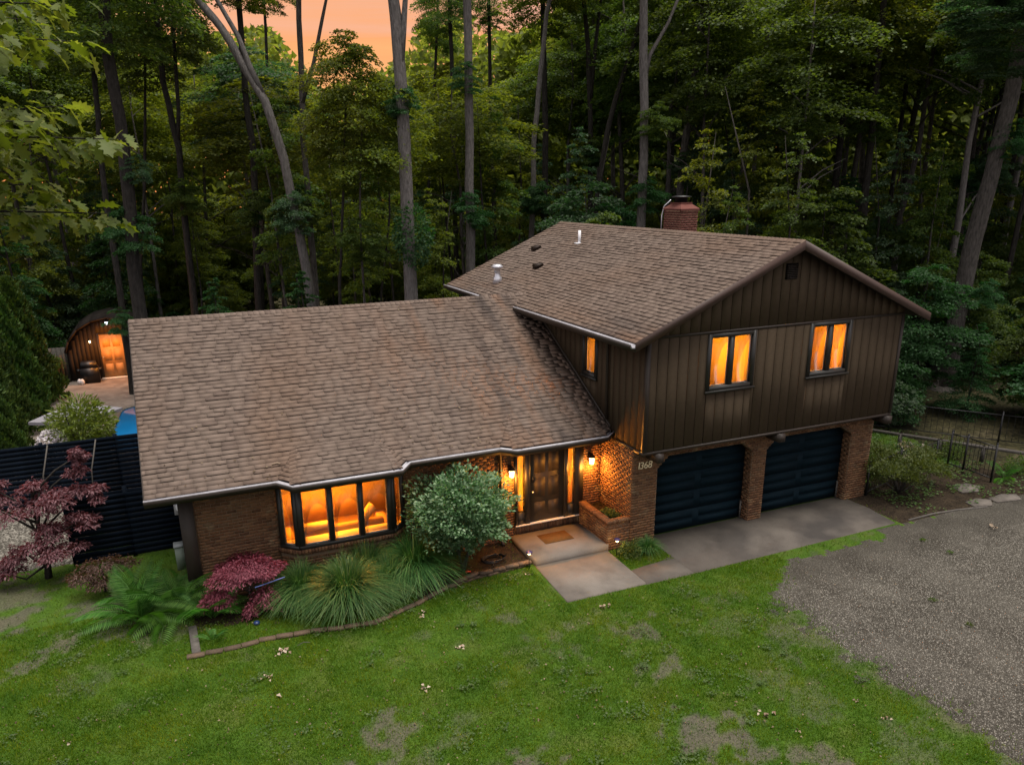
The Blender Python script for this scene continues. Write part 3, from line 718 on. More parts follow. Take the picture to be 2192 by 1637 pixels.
# plain walls the camera does not face, so that the house is closed
mb=MB(); mb.box(-10.7,-10.5,WY+.2,12.0,0,2.75); mb.box(-10.7,0,12.0,12.2,0,2.75); mb.box(8.2,8.4,.86,12.4,0,2.77); mb.box(0,8.4,12.2,12.4,0,2.77)
mb.prism([(-10.6,2.2,2.74),(-10.6,12,2.74),(-10.6,7.04,5.45)],(.1,0,0)); hp(mb,'rear_wall',M['trim'])
mb=MB(); mb.box(-10.86,-10.55,2.03,2.22,0,2.72); hp(mb,'corner_board',M['trim'])
# ---- siding
holesF=[(1.80,3.23,4.18,5.60),(5.10,6.50,4.21,5.62)]
holesL=[(2.40,3.14,4.18,5.40)]       # y0,y1,z0,z1 on the x=0 wall
def cells(u0,u1,z0,z1,holes):
    us=sorted({u0,u1}|{h[0] for h in holes}|{h[1] for h in holes}); o=[]
    for a,b in zip(us[:-1],us[1:]):
        hs=sorted([h for h in holes if h[0]<=a+1e-6 and h[1]>=b-1e-6],key=lambda h:h[2]); z=z0
        for h in hs: o.append((a,b,z,h[2])); z=h[3]
        o.append((a,b,z,z1))
    return o
mb=MB()
for a,b,c,d in cells(.02,8.46,2.78,5.66,holesF): mb.box(a,b,.02,.12,c,d)
mb.prism([(.02,.02,5.661),(8.46,.02,5.661),(8.46,.02,5.86),(UR,.02,7.62),(.02,.02,5.86)],(0,.1,0))
for a,b,c,d in cells(.125,12.3,2.78,5.66,holesL): mb.box(.02,.12,a,b,c,d)
mb.box(8.38,8.46,.125,12.3,2.78,5.66); mb.box(.13,8.37,12.2,12.3,2.78,5.66); mb.prism([(.02,12.2,5.661),(8.46,12.2,5.661),(UR,12.2,7.6)],(0,.1,0))
mb.box(.13,8.37,.13,12.2,2.775,2.9)
sheath=hp(mb,'siding_wall',M['groove'])
G=.0095
def panel_cols(u0,u1,w):
    k=0
    while u0+k*w<u1-.02:
        yield max(u0,u0+k*w), min(u1,u0+(k+1)*w); k+=1
def panel(name,polys,axis,depth=.018):
    for p in polys:
        mb=MB()
        if axis=='y': mb.prism([(a,.019,z) for a,z in p],(0,-depth,0))
        else: mb.prism([(.019,a,z) for a,z in p],(-depth,0,0))
        link(name,mb.mesh(name,M['siding']),sheath)
gable=[(0,5.70),(8.48,5.70),(8.48,UZE-.05+US*(9.06-8.48)),(UR,UZR-.06),(0,UZE-.05+US*(.579))]
for a,b in panel_cols(0,8.48,.303):
    L=[]
    for (c,d,z0,z1) in cells(a,b,2.77,5.64,[(max(h[0],a),min(h[1],b),h[2],h[3]) for h in holesF if h[0]<b and h[1]>a]):
        l=c+(G if abs(c-a)<1e-6 else 0); r=d-(G if abs(d-b)<1e-6 else 0)
        if r-l>.01: L.append([(l,z0),(r,z0),(r,z1),(l,z1)])
    panel('siding_board',L,'y')
    p=clip_convex([(a+G,5.5),(b-G,5.5),(b-G,9),(a+G,9)],gable)
    if len(p)>2: panel('siding_board',[p],'y')
for a,b in panel_cols(0.03,7.3,.303):
    L=[]
    for (c,d,z0,z1) in cells(a,b,2.77,5.60,[(max(h[0],a),min(h[1],b),h[2],h[3]) for h in holesL if h[0]<b and h[1]>a]):
        l=c+(G if abs(c-a)<1e-6 else 0); r=d-(G if abs(d-b)<1e-6 else 0)
        p=[(l,z0),(r,z0),(r,z1),(l,z1)]
        p=clip_poly(p,-SL,1,-(zlow(0)+.03)) if r>1.55 else p
        if len(p)>2 and r-l>.01: L.append(p)
    panel('siding_board',L,'x')
mb=MB(); mb.box(-.015,8.49,-.012,.0,5.645,5.70); hp(mb,'band_board',M['trim'])
mb=MB(); mb.box(-.018,8.495,-.014,.42,2.70,2.768); mb.box(-.018,.012,.43,1.55,2.71,2.768); hp(mb,'skirt_board',M['trim'])
mb=MB(); mb.prism([(-.02,.08,2.77),(-.02,-.02,2.77),(.09,-.02,2.77),(.09,0,2.77),(0,0,2.77),(0,.08,2.77)],(0,0,2.85)); hp(mb,'corner_board',M['trim'])
mb=MB(); mb.box(8.4,8.5,-.02,.0,2.77,5.64); hp(mb,'corner_board',M['trim'])
# step flashing board along the low roof
mb=MB(); mb.prism([(-.004,1.60,zlow(1.60)+.03),(-.004,6.75,zlow(6.75)+.03),(-.004,6.75,zlow(6.75)+.12),(-.004,1.60,zlow(1.60)+.12)],(-.022,0,0)); hp(mb,'flashing_board',M['trim'])
# beams under the overhang
for xa,xb in ((.38,.56),(4.30,4.50),(8.28,8.47)):
    mb=MB(); mb.box(xa,xb,-.10,.43,2.47,2.695); hp(mb,'beam_end',M['trim'])
# gable vent
mb=MB(); mb.box(4.03,4.42,-.02,-.001,6.85,7.25)
vent=hp(mb,'gable_vent',M['groove'])
for k in range(8):
    m2=MB(); z=6.88+k*.045; m2.prism([(4.06,-.021,z),(4.39,-.021,z),(4.39,-.05,z-.012),(4.06,-.05,z-.012)],(0,0,.012)); hp(m2,'slat',M['trim'],vent)
# ---- windows
def framebox(mb,axis,u0,u1,z0,z1,w,d0,d1,bot=None):
    bw=bot or w
    def bx(a,b,c,d):
        if axis=='y': mb.box(a,b,d0,d1,c,d)
        else: mb.box(d0,d1,a,b,c,d)
    bx(u0,u0+w,z0,z1); bx(u1-w,u1,z0,z1); bx(u0+w,u1-w,z1-w,z1); bx(u0+w,u1-w,z0,z0+bw)
def pane(parent,axis,u0,u1,z0,z1,d):
    mb=MB()
    if axis=='y': mb.box(u0,u1,d,d+.006,z0,z1)
    else: mb.box(d,d+.006,u0,u1,z0,z1)
    return mb.obj('pane',M['glass'],parent)
for (a,b,c,d) in holesF:
    mb=MB(); framebox(mb,'y',a-.03,b+.03,c-.03,d+.03,.10,-.045,.11,.13)
    m_=(a+b)/2; mb.box(m_-.06,m_+.06,-.035,.10,c+.10,d-.07); mb.box(a-.07,b+.07,-.075,-.046,c-.06,c-.005)
    f=hp(mb,'window',M['frame'])
    for l,r in ((a+.07,m_-.06),(m_+.06,b-.07)):
        pane(f,'y',l,r,c+.10,d-.07,.05)
        m2=MB(); framebox(m2,'y',l,r,c+.10,d-.07,.022,.058,.085); hp(m2,'sash',M['whitepaint'],f)
(a,b,c,d)=holesL[0]
mb=MB(); framebox(mb,'x',a-.03,b+.03,c-.03,d+.03,.10,-.045,.11,.12); mb.box(-.075,-.046,a-.06,b+.06,c-.06,c-.005); f=hp(mb,'window',M['frame'])
pane(f,'x',a+.07,b-.07,c+.09,d-.07,.05); m2=MB(); framebox(m2,'x',a+.07,b-.07,c+.09,d-.07,.02,.058,.085); hp(m2,'sash',M['whitepaint'],f)
# bay window
BW=[(-8.72,2.06),(-8.345,1.715),(-6.055,1.715),(-5.68,2.06)]
mb=MB()
Z0,Z1=1.05,2.70
def seg(mb,a,b,t0,t1,z0,z1,d0,d1):
    a=Vector((*a,0));b=Vector((*b,0));d=(b-a).normalized();n=Vector((d.y,-d.x,0))
    p=[a+d*t0+n*d1,a+d*t1+n*d1,a+d*t1+n*d0,a+d*t0+n*d0]; mb.prism([(q.x,q.y,z0) for q in p],(0,0,z1-z0))
bw=mb; LL=[(Vector((*BW[i+1],0))-Vector((*BW[i],0))).length for i in range(3)]
PN=[]
for i in range(3):
    L=LL[i]
    posts=[(0,.10),(L-.10,L)] if i!=1 else [(0,.13),(.72,.84),(1.45,1.57),(L-.13,L)]
    e=.001*(i+1)
    for t0,t1 in posts: seg(bw,BW[i],BW[i+1],t0+e,t1-e,Z0,Z1,-.06,.03)
    seg(bw,BW[i],BW[i+1],.004,L-.004,Z1-.08,Z1-.001-e,-.059,.028); seg(bw,BW[i],BW[i+1],.004,L-.004,Z0+e,Z0+.09,-.059,.033)
    for (p,q) in zip(posts[:-1],posts[1:]): PN.append((i,p[1],q[0]))
bayw=hp(bw,'bay_window',M['frame'])
for i,t0,t1 in PN:
    m2=MB(); seg(m2,BW[i],BW[i+1],t0,t1,Z0+.085,Z1-.075,-.02,-.014); hp(m2,'pane',M['glass'],bayw)
    m2=MB(); seg(m2,BW[i],BW[i+1],t0+.001,t1-.001,Z0+.088,Z0+.125,-.058,-.022); hp(m2,'inner_sill',M['whitepaint'],bayw)
    m2=MB()
    for s in ((t0+.30*(t1-t0)*0+.0,t0+.022),(t1-.022,t1)): seg(m2,BW[i],BW[i+1],s[0]+.001,s[1]-.001,Z0+.126,Z1-.082,-.05,-.025)
    hp(m2,'sash',M['cream'],bayw)
mb=MB(); mb.prism([(a,b+.01,Z1+.002) for a,b in BW]+[(-5.69,WY+.2,Z1+.002),(-8.71,WY+.2,Z1+.002)],(0,0,.05)); hp(mb,'bay_head',M['soffit'])
mb=MB(); mb.prism([(a,b+.07,.975) for a,b in BW]+[(-5.69,2.4,.975),(-8.71,2.4,.975)],(0,0,.07)); hp(mb,'window_seat',M['whitepaint'])
# ---- rooms behind the lit windows (closed shells)
def room(x0,x1,y0,y1,z0,z1,mats,left=True,band=None):
    mb=MB(); t=.06
    mb.m=0
    if left: mb.box(x0,x0+t,y0,y1,z0,z1)
    else: mb.box(x0,x0+t,y0+3.2,y1,z0,z1)
    mb.box(x1-t,x1,y0,y1,z0,z1); mb.box(x0+t,x1-t,y1-t,y1,z0,z1); mb.box(x0,x1,y0,y1,z1+.001,z1+t)
    mb.m=1; mb.box(x0,x1,y0,y1,z0-t,z0-.001)
    r=hp(mb,'room_shell',[mats[0],mats[1]])
    if band:
        m2=MB(); m2.box(x0+t+.001,x1-t-.001,y1-t-.02,y1-t-.001,z0+.001,band); hp(m2,'wainscot',M['room_lo'],r)
    return r
room(-9.4,-4.6,2.30,5.6,.08,2.72,(M['room'],M['wood_floor']),band=1.02)
room(-3.0,-.25,2.30,4.4,.42,2.72,(M['room'],M['wood_floor']))
room(.14,4.10,.14,4.2,2.95,5.75,(M['room'],M['wood_floor']),left=False)
room(4.16,8.34,.14,4.2,2.95,5.75,(M['room'],M['wood_floor']))
def lamp(name,loc,e,col=(1,.36,.035),r=.12,parent=None):
    d=bpy.data.lights.new(name,'POINT'); d.energy=e; d.color=col; d.shadow_soft_size=r
    o=link(name,d,parent,loc); return o
lamp('living_room_lamp',(-7.1,4.3,2.45),500,(1,.30,.014),.6); lamp('bay_fill',(-7.2,2.55,2.66),36,(1,.33,.016),.1); lamp('hall_lamp',(-1.6,3.0,2.3),800,(1,.47,.05)); lamp('bedroom_lamp',(2.0,1.9,5.55),430,(1,.325,.015),.5); lamp('second_bedroom_lamp',(5.6,1.9,5.55),450,(1,.30,.014),.5)  # the bay light is an added unseen fill brightening the sofa back
for a,b in ((-2.57,-2.32),(-1.06,-.81)):
    mb=MB(); mb.box(a,b,2.205,2.209,.5,2.62); hp(mb,'sidelight_diffuser',M['sheer'])  # added diffuser behind each sidelight, spreading the hall light evenly
# front door and sidelights
mb=MB(); D=WY-.03
for a,b,e in ((-2.62,-2.56,0),(-2.33,-2.19,.001),(-1.15,-1.05,.002),(-.82,-.575,0)): mb.box(a,b,D-.06-e,D+.12,.44,2.69)
mb.box(-2.62,-.575,D-.055,D+.11,2.57,2.695); mb.box(-2.559,-2.331,D-.04,D+.1,.44,.80); mb.box(-1.049,-.821,D-.04,D+.1,.44,.80)
ent=hp(mb,'entry_frame',M['frame'])
mb=MB(); mb.box(-2.62,-.575,D-.09,D+.1,.426,.458); hp(mb,'threshold',M['whitepaint'],ent)
mb=MB(); mb.box(-2.559,-2.331,D+.01,D+.016,.80,2.57); hp(mb,'pane',M['glass'],ent); mb=MB(); mb.box(-1.049,-.821,D+.01,D+.016,.80,2.57); hp(mb,'pane',M['glass'],ent)
mb=MB()
mb.box(-2.188,-1.152,D,D+.05,.46,2.568)
door=hp(mb,'front_door',M['door'])
for (zl,zh) in ((.62,1.02),(1.16,1.72),(1.86,2.42)):
    for xa,xb in ((-2.05,-1.72),(-1.62,-1.29)):
        m2=MB(); m2.prism([(xa,D-.0005,zl),(xb,D-.0005,zl),(xb,D-.0005,zh),(xa,D-.0005,zh)],(0,-.004,0))
        m2.prism([(xa+.04,D-.005,zl+.04),(xb-.04,D-.005,zl+.04),(xb-.04,D-.005,zh-.04),(xa+.04,D-.005,zh-.04)],(0,-.004,0)); hp(m2,'door_panel',M['door'],door)
mb=MB(); mb.tube([(-2.115,D,1.36),(-2.115,D-.06,1.36)],[.012,.012],8); mb.lathe([(.0,-.03),(.028,-.015),(.03,.0),(.02,.025),(0,.03)],(-2.115,D-.08,1.36),10); hp(mb,'door_knob',M['steel'],door)
mb=MB(); mb.box(-2.145,-2.085,D-.03,D,1.62,1.78); hp(mb,'door_lock',M['black'],door)
# garage doors
for a,b in ((.72,3.97),(4.35,7.63)):
    mb=MB(); mb.box(a,b,.80,.84,.02,2.5); gd=hp(mb,'garage_door',M['navy'])
    for k in range(4):
        z=.03+k*.56; m2=MB(); m2.box(a+.02,b-.02,.770,.799,z,z+.548)
        mid=(a+b)/2
        for l,r in ((a+.14,mid-.10),(mid+.10,b-.14)):
            for (s,t) in ((.06,.25),(.30,.49)): 
                m2.box(l,r,.7665,.7699,z+s,z+t)
        hp(m2,'door_section',M['navy'],gd)
    mb=MB(); mb.box(a+.06,a+.1,.70,.74,.02,.5); mb.box(b-.12,b-.08,.70,.74,.02,.55); hp(mb,'door_track',M['wood_rail'],gd)
# house number
fc=bpy.data.curves.new('house_number','FONT')
xx=.10
for ch in '1368':
    c=bpy.data.curves.new('house_number_digit','FONT'); c.body=ch; c.size=.27; c.extrude=.008; c.shear=.12
    o=bpy.data.objects.new('tmp',c); COL.objects.link(o); bpy.context.view_layer.update()
    me=bpy.data.meshes.new_from_object(o.evaluated_get(bpy.context.evaluated_depsgraph_get())); bpy.data.objects.remove(o)
    me.materials.clear(); me.materials.append(M['cream'])
    d=link('house_number_digit',me,house,(xx,GY-.035,2.18)); d.rotation_euler=(math.pi/2,0,0); xx+=.085 if ch=='1' else .125
# downspouts
def spout(pts,w=.035):
    mb=MB(); mb.tube(pts,w,4); return hp(mb,'downspout',M['trim'])
spout([(-3.04,1.56,2.83),(-3.04,1.62,2.70),(-3.04,2.02,2.60),(-3.04,2.02,.12),(-3.04,1.85,.05)],.045)
spout([(UX0-.06,1.9,5.58),(UX0-.06,1.9,5.50),(-.07,1.75,5.32),(-.07,1.72,3.22)],.045)
# roof fittings
def zup(x): return UZE+US*(x-UX0)
mb=MB(); mb.lathe([(.05,-.1),(.05,.42),(.045,.42)],(3.04,9.05,zup(3.04)),12); mb.box(2.9,3.2,8.92,9.18,zup(3.04)-.05,zup(3.04)+.01); hp(mb,'vent_pipe',M['pvc'],up_roof)
mb=MB(); z=zup(.18); mb.lathe([(.17,-.1),(.15,.12),(.11,.16),(.10,.42),(.20,.44),(.21,.50),(.13,.56),(0,.57)],(.18,9.7,z+.05),16); hp(mb,'flue_vent',M['steel'],up_roof)
for x,y in ((2.32,11.0),(1.36,8.86)):
    mb=MB(); z=zup(x); mb.prism([(x-.16,y-.14,z-.05),(x+.14,y-.14,z+.07),(x+.10,y-.14,z+.15),(x-.16,y-.14,z+.10)],(0,.28,0)); hp(mb,'roof_vent',M['darkbrown'],up_roof)
# chimney
mb=MB(); mb.box(5.30,5.95,6.32,7.28,6.2,8.42)
mb.prism([(5.30,6.32,8.42),(5.95,6.32,8.42),(5.95,7.28,8.42),(5.30,7.28,8.42)],(0,0,.001))
chim=hp(mb,'chimney',M['mortar'])
CH=[]; keep=BR; BR=CH
bricks((5.295,6.315,0),(1,0,0),(0,-1,0),.66,7.0,8.40,lambda z:[(0,.66)],seed=41,dep=.012); bricks((5.295,7.285,0),(0,-1,0),(-1,0,0),.97,7.0,8.40,lambda z:[(0,.97)],seed=42,dep=.012)
V=[];F=[]
for c,v,f in CH:
    link('brick',mesh_np('brick',[tuple(Vector(q)-c) for q in v],f,M['brick_red']),chim,tuple(c))
BR=keep
mb=MB(); 
lo=[(5.26,6.28),(5.99,6.28),(5.99,7.32),(5.26,7.32)]; hi=[(5.40,6.50),(5.85,6.50),(5.85,7.10),(5.40,7.10)]
for i in range(4):
    j=(i+1)%4; mb.poly([(*lo[i],8.425),(*lo[j],8.425),(*hi[j],8.56),(*hi[i],8.56)])
    mb.poly([(*lo[i],8.36),(*lo[j],8.36),(*lo[j],8.425),(*lo[i],8.425)]); mb.poly([(*hi[i],8.56),(*hi[j],8.56),(*hi[j],8.62),(*hi[i],8.62)])
mb.poly([(*p,8.62) for p in hi]); hp(mb,'chimney_shoulder',M['brick_red'],chim)
mb=MB(); mb.lathe([(.20,0),(.20,.14),(.33,.16),(.33,.19),(.10,.22),(0,.22)],(5.62,6.8,8.62),14); hp(mb,'chimney_cap',M['black'],chim)
mb=MB(); mb.tube([(5.22,7.3,7.1),(5.22,7.3,8.2),(5.30,7.3,8.5),(5.42,7.1,8.7)],.02,6); hp(mb,'chimney_cable',M['steel'],chim)
# ------------------------------------------------------------------ things round the entry
def lantern(x,label,y=WY-.03,z=1.98,e=64):
    t=thing('wall_lantern',label,'wall lantern',(x,y,z),'lit lanterns either side of the front door')
    mb=MB(); mb.box(-.05,.05,-.02,.0,-.02,.24); mb.tube([(0,-.02,.18),(0,-.10,.22),(0,-.13,.20)],.012,6); mb.obj('back_plate',M['darkbrown'],t)
    mb=MB(); mb.lathe([(.11,.13),(.085,.17),(.04,.22),(.02,.25),(0,.26)],(0,-.13,0),8); mb.obj('cap',M['darkbrown'],t)
    g=MB(); g.lathe([(.055,-.06),(.075,.12)],(0,-.13,0),8); g.obj('lamp_glass',M['lantern_glass'],t)
    mb=MB(); mb.lathe([(.02,-.10),(.06,-.085),(.062,-.065)],(0,-.13,0),8)
    for k in range(4):
        a=math.pi/4+k*math.pi/2; mb.tube([(.06*math.cos(a),-.13+.06*math.sin(a),-.07),(.08*math.cos(a),-.13+.08*math.sin(a),.13)],.006,4)
    mb.obj('cage',M['darkbrown'],t)
    d=bpy.data.lights.new('lantern_light','POINT'); d.energy=e; d.color=(1,.36,.05); d.shadow_soft_size=.14
    link('lantern_light',d,t,(0,-.22,-.13))
lantern(-2.76,'lit lantern on the narrow brick strip between downspout and left sidelight')
lantern(-.36,'lit lantern in the brick corner above the planter')
def path_light(x,y,label,e=2.6):
    t=thing('path_light',label,'path light',(x,y,0),'solar path lights beside the stoop')
    mb=MB(); mb.tube([(0,0,-.05),(0,0,.40)],.010,6); mb.obj('stake',M['black'],t)
    mb=MB(); mb.lathe([(.03,.40),(.035,.405),(.04,.445),(.03,.45)],(0,0,0),10); mb.obj('lamp_glass',M['lantern_glass'],t)
    mb=MB(); mb.lathe([(.04,.448),(.088,.452),(.085,.468),(.05,.49),(0,.495)],(0,0,0),14); mb.obj('lamp_cap',M['steel'] if False else M['path_cap'],t)
    d=bpy.data.lights.new('path_glow','POINT'); d.energy=e; d.color=(1,.50,.12); d.shadow_soft_size=.04
    link('path_glow',d,t,(0,0,.36))
M['path_cap']=plain('violet tinted solar cap',(.06,.045,.12),.3,metal=.3)
path_light(-2.96,.43,'small path light left of the stoop at the end of the brick edging')
path_light(-.58,.14,'small path light right of the stoop in front of the planter')
mb=MB(); mb.box(-.42,.42,-.28,.28,0,.014); o=mb.obj('doormat',M['mat'],None,label='brown coir doormat on the concrete stoop',category='doormat'); o.location=(-1.72,1.42,.201)
# hose
t=thing('garden_hose','black garden hose coiled on the mulch with a red nozzle','hose',(-3.62,1.2,.0))
P=[]
for k in range(60):
    a=k*.33; r=.24+.03*math.sin(k*.7); P.append((r*math.cos(a)*1.2,r*math.sin(a)*.9,.03+.0012*k))
P+=[(-.15,-.35,.05),(-.45,-.5,.03),(-.75,-.40,.04)]
mb=MB(); mb.tube(P,.014,6); mb.obj('hose_pipe',M['black'],t,True)
mb=MB(); mb.tube([(-.78,-.39,.05),(-.92,-.42,.09)],[.022,.03],8); mb.obj('nozzle',plain('red plastic',(.5,.06,.03),.4),t)
# brick edging of the bed
t=thing('bed_edging','low curving edging of worn bricks along the flower bed','garden edging',(-7,0,0))
pts=[Vector((a,b,0)) for a,b in EDGE]; seglen=.0; 
def along(pts,step):
    o=[];carry=0
    for a,b in zip(pts[:-1],pts[1:]):
        d=(b-a);L=d.length;d.normalize();x=carry
        while x<L: o.append((a+d*x,d)); x+=step
        carry=x-L
    return o
for layer in range(2):
    for p,d in along(pts,.36):
        if layer==1 and p.x<-5.0: continue
        if layer==1: p=p+d*.15
        n=Vector((-d.y,d.x,0)); a=R.uniform(-.09,.09); d2=(d+n*a).normalized(); n2=Vector((-d2.y,d2.x,0))
        mb=MB(); mb.obox((0,0,0),d2,n2,(0,0,1),.172,.062,.04)
        o=mb.obj('edging_brick',M['edging'],t); o.location=p-Vector((-7,0,0))+n*R.uniform(-.015,.015)+Vector((0,0,.025+R.uniform(-.012,.008)+layer*.078))
mb=MB(); mb.obox((0,0,0),(0,1,0),(1,0,0),(0,0,1),.55,.085,.05); o=mb.obj('edging_plank',M['wood_rail'],t); o.location=Vector((-10.88+7,.42,.02)); o.rotation_euler.z=.03

# ------------------------------------------------------------------ plant builders
def leaves(P,D,Nn,s,w=.38,fold=.12,droop=.15):
    """one folded four-point leaf per row: base P, direction D, normal Nn, length s"""
    n=len(P); s=np.asarray(s).reshape(-1,1)
    D=D/np.linalg.norm(D,axis=1,keepdims=True); S=np.cross(D,Nn); S/=np.linalg.norm(S,axis=1,keepdims=True)+1e-9; U=np.cross(S,D)
    mid=P+D*s*.5
    a=mid+S*s*w+U*s*fold; b=mid-S*s*w+U*s*fold; tip=P+D*s-U*s*droop
    V=np.stack([P,a,tip,b],1).reshape(-1,3)
    k=np.arange(n)[:,None]*4
    F=np.concatenate([k+[[0,1,2]],k+[[0,2,3]]],1).reshape(-1,3).astype(np.int32)
    return V,F
def unit(n,rs,flat=1.0):
    v=rs.normal(size=(n,3)); v[:,2]*=flat; return v/np.linalg.norm(v,axis=1,keepdims=True)
def boughs(rs,z0,z1,Rm,nb,nl,ls,prof,rise=.25,droop=.45,wid=.26,thick=.05,upn=1.0,tmin=.15):
    """boughs of leaves round a stem: flattened sprays with air between them"""
    PP=[];DD=[];NN=[]; L0=[]
    for i in range(nb):
        f=(i+rs.rand())/nb; h=z0+(z1-z0)*f; az=rs.rand()*6.283; L=Rm*prof(f)*rs.uniform(.65,1.15)
        m=int(nl*max(.25,L/Rm)); t=tmin+(1-tmin)*rs.rand(m)**.75
        ca,sa=math.cos(az),math.sin(az); bend=rs.normal()*.35
        lat=rs.normal(size=m)*wid*L*(1.15-t*.75)
        x=L*t; zz=h+L*(rise*t-droop*t*t)+rs.normal(size=m)*thick*L*.8-np.abs(lat)*.18
        y=lat+bend*L*t*t*.6
        PP.append(np.stack([x*ca-y*sa,x*sa+y*ca,zz],-1))
        d=np.stack([ca-.8*np.sign(lat)*sa*rs.rand(m),sa+.8*np.sign(lat)*ca*rs.rand(m),-.25+rs.normal(size=m)*.3],-1)+rs.normal(size=(m,3))*.35
        DD.append(d); nn=rs.normal(size=(m,3))*.45; nn[:,2]+=upn; NN.append(nn)
        L0.append((h,az,L))
    P=np.concatenate(PP);D=np.concatenate(DD);Nn=np.concatenate(NN)
    return P,D,Nn,L0
def crown_mesh(name,mat,seed,z0,z1,Rm,nb,nl,ls,prof,**kw):
    rs=np.random.RandomState(seed); w=kw.pop('w',.36)
    P,D,Nn,L0=boughs(rs,z0,z1,Rm,nb,nl,ls,prof,**kw)
    V,F=leaves(P,D,Nn,ls*rs.uniform(.6,1.3,len(P)),w)
    return mesh_np(name,V,F,mat), L0
def stems(L0,r,rise=.25,droop=.45,n=4,every=1,mb=None):
    mb=mb or MB()
    for i,(h,az,L) in enumerate(L0):
        if i%every: continue
        P=[(L*t*math.cos(az),L*t*math.sin(az),h+L*(rise*t-droop*t*t)-.02) for t in (0,.35,.7,.95)]
        mb.tube(P,[r,r*.7,r*.4,r*.15],n,False)
    return mb
def plant(name,label,cat,loc,trunkmb,crown,bark,group=None,sc=1,rz=0,tname='stem',cname='foliage'):
    t=thing(name,label,cat,loc,group,rz); t.scale=(sc,sc,sc)
    if trunkmb: trunkmb.obj(tname,bark,t,True)
    link(cname,crown,t); return t
def copy_tree(o,**props):
    c=o.copy(); COL.objects.link(c)
    for ch in o.children:
        d=ch.copy(); d.parent=c; COL.objects.link(d)
        for g in ch.children:
            e=g.copy(); e.parent=d; COL.objects.link(e)
    for k,v in props.items(): c[k]=v
    return c
# ornamental grass fountains
def fountain(seed,n,h,r,w):
    rs=np.random.RandomState(seed); K=6
    az=rs.rand(n)*6.283; lean=rs.rand(n)**.6; L=h*rs.uniform(.75,1.25,n)
    b0=np.stack([np.cos(az)*.22*r*rs.rand(n),np.sin(az)*.22*r*rs.rand(n),0*az],-1)
    V=np.zeros((n,K,2,3))
    tw=rs.normal(size=n)*.25
    for k in range(K):
        t=k/(K-1); out=r*lean*(t**1.6)*1.25; z=L*(1.45*t-(.40+.80*lean)*t**2.1)
        c=b0+np.stack([np.cos(az+tw*t)*out,np.sin(az+tw*t)*out,np.maximum(z,.02)],-1)
        s=np.stack([-np.sin(az),np.cos(az),0*az],-1)*(w*(1-t*.85))
        V[:,k,0]=c-s; V[:,k,1]=c+s
    base=np.arange(n)[:,None,None]*(2*K)+np.arange(K-1)[None,:,None]*2
    F=(base+np.array([0,1,3,2])[None,None,:]).reshape(-1,4).astype(np.int32)
    return mesh_np('grass_blades',V.reshape(-1,3),F,M['fountain'])
fm=[fountain(1,2000,1.16,1.12,.0115),fountain(2,2000,1.04,1.02,.0115)]
for i,(x,y,s,k,lab) in enumerate([(-7.55,.45,1.02,0,'broad fountain grass bulging over the edging below the bay window, largest of the clump'),
    (-8.45,1.1,.92,1,'dark fountain grass between pink maple and the largest grass'),
    (-6.55,.72,.86,1,'low fountain grass on the right flank of the largest grass'),
    (-5.75,1.02,1.02,0,'tall fountain grass with raised plumes nearest the grey green shrub'),(-6.9,1.3,.9,0,'fountain grass at the back against the bay brickwork')]):
    t=thing('ornamental_grass',lab,'ornamental grass',(x,y,0),'fountain grasses under the bay window',i*1.3); t.scale=(s,s,s)
    link('grass_blades',fm[k],t)
rs=np.random.RandomState(77)
P=np.zeros((24,3));
t=thing('ornamental_grass','small tuft of green grass beside the garage brick pier','ornamental grass',(.22,-.08,0),None); t.scale=(.46,.46,.50); link('grass_blades',fountain(9,520,1.0,.95,.013),t)
# ferns: each frond is a part
def frond_mesh(seed):
    rs=np.random.RandomState(seed); n=26; L=1.0; P=[];D=[];Nn=[];S=[]
    sp=lambda t:np.array([L*(t*.98-.06*t*t),0,L*(.62*t-.72*t*t)])
    for i in range(n):
        t=.10+.9*i/n; p=sp(t); q=sp(min(1,t+.03))-p; q/=np.linalg.norm(q); ln=.23*math.sin(math.pi*min(1,(.12+t*.86)))**.8+.015
        for s in (-1,1):
            P.append(p); D.append(q*.38+np.array([0,s,0])*.95+np.array([0,0,-.12])); Nn.append([-.3,0,1]); S.append(ln*rs.uniform(.9,1.1))
    V,F=leaves(np.array(P),np.array(D),np.array(Nn,float),np.array(S),.066,.02,.10)
    m=MB(); m.tube([tuple(sp(t)) for t in (0,.3,.6,.85,1)],[.010,.008,.006,.004,.002],4,False)
    b=len(V); V=np.concatenate([V,np.array(m.V)]); fl=[list(f) for f in F]+[[b+i for i in f] for f in m.F]
    return mesh_np('frond',V,fl,M['fern'])
fr=[frond_mesh(s) for s in (1,2,3)]
def fern(loc,label,n,s,seed,group='ferns at the house corner'):
    rr=random.Random(seed); t=thing('fern',label,'fern',loc,group)
    for k in range(n):
        o=link('frond',fr[k%3],t); a=k*2.4+rr.uniform(-.3,.3); tilt=rr.uniform(-.75,.12) if k>n*.3 else rr.uniform(-1.15,-.7)
        o.rotation_euler=(rr.uniform(-.25,.25),tilt,a); f=s*rr.uniform(.8,1.15); o.scale=(f,f,f); o.location=(.05*math.cos(a),.05*math.sin(a),.03)
    return t
fern((-11.15,1.75,0),'tall fern standing closest to the brick corner of the house',15,1.35,3)
fern((-11.95,1.75,0),'wide fern with fronds lying out over the lawn, left of the tallest',14,1.35,4)
fern((-10.45,1.25,0),'fern half under the pink weeping maple',11,1.2,5)
fern((-12.0,2.6,0),'darker fern at the back beside the navy gate',10,1.15,6)
fern((-10.5,.25,0),'young upright fern inside the corner of the edging',7,.38,8)
fern((13.6,-.4,0),'bright fern below the black gate in the right yard',8,.8,7,None)
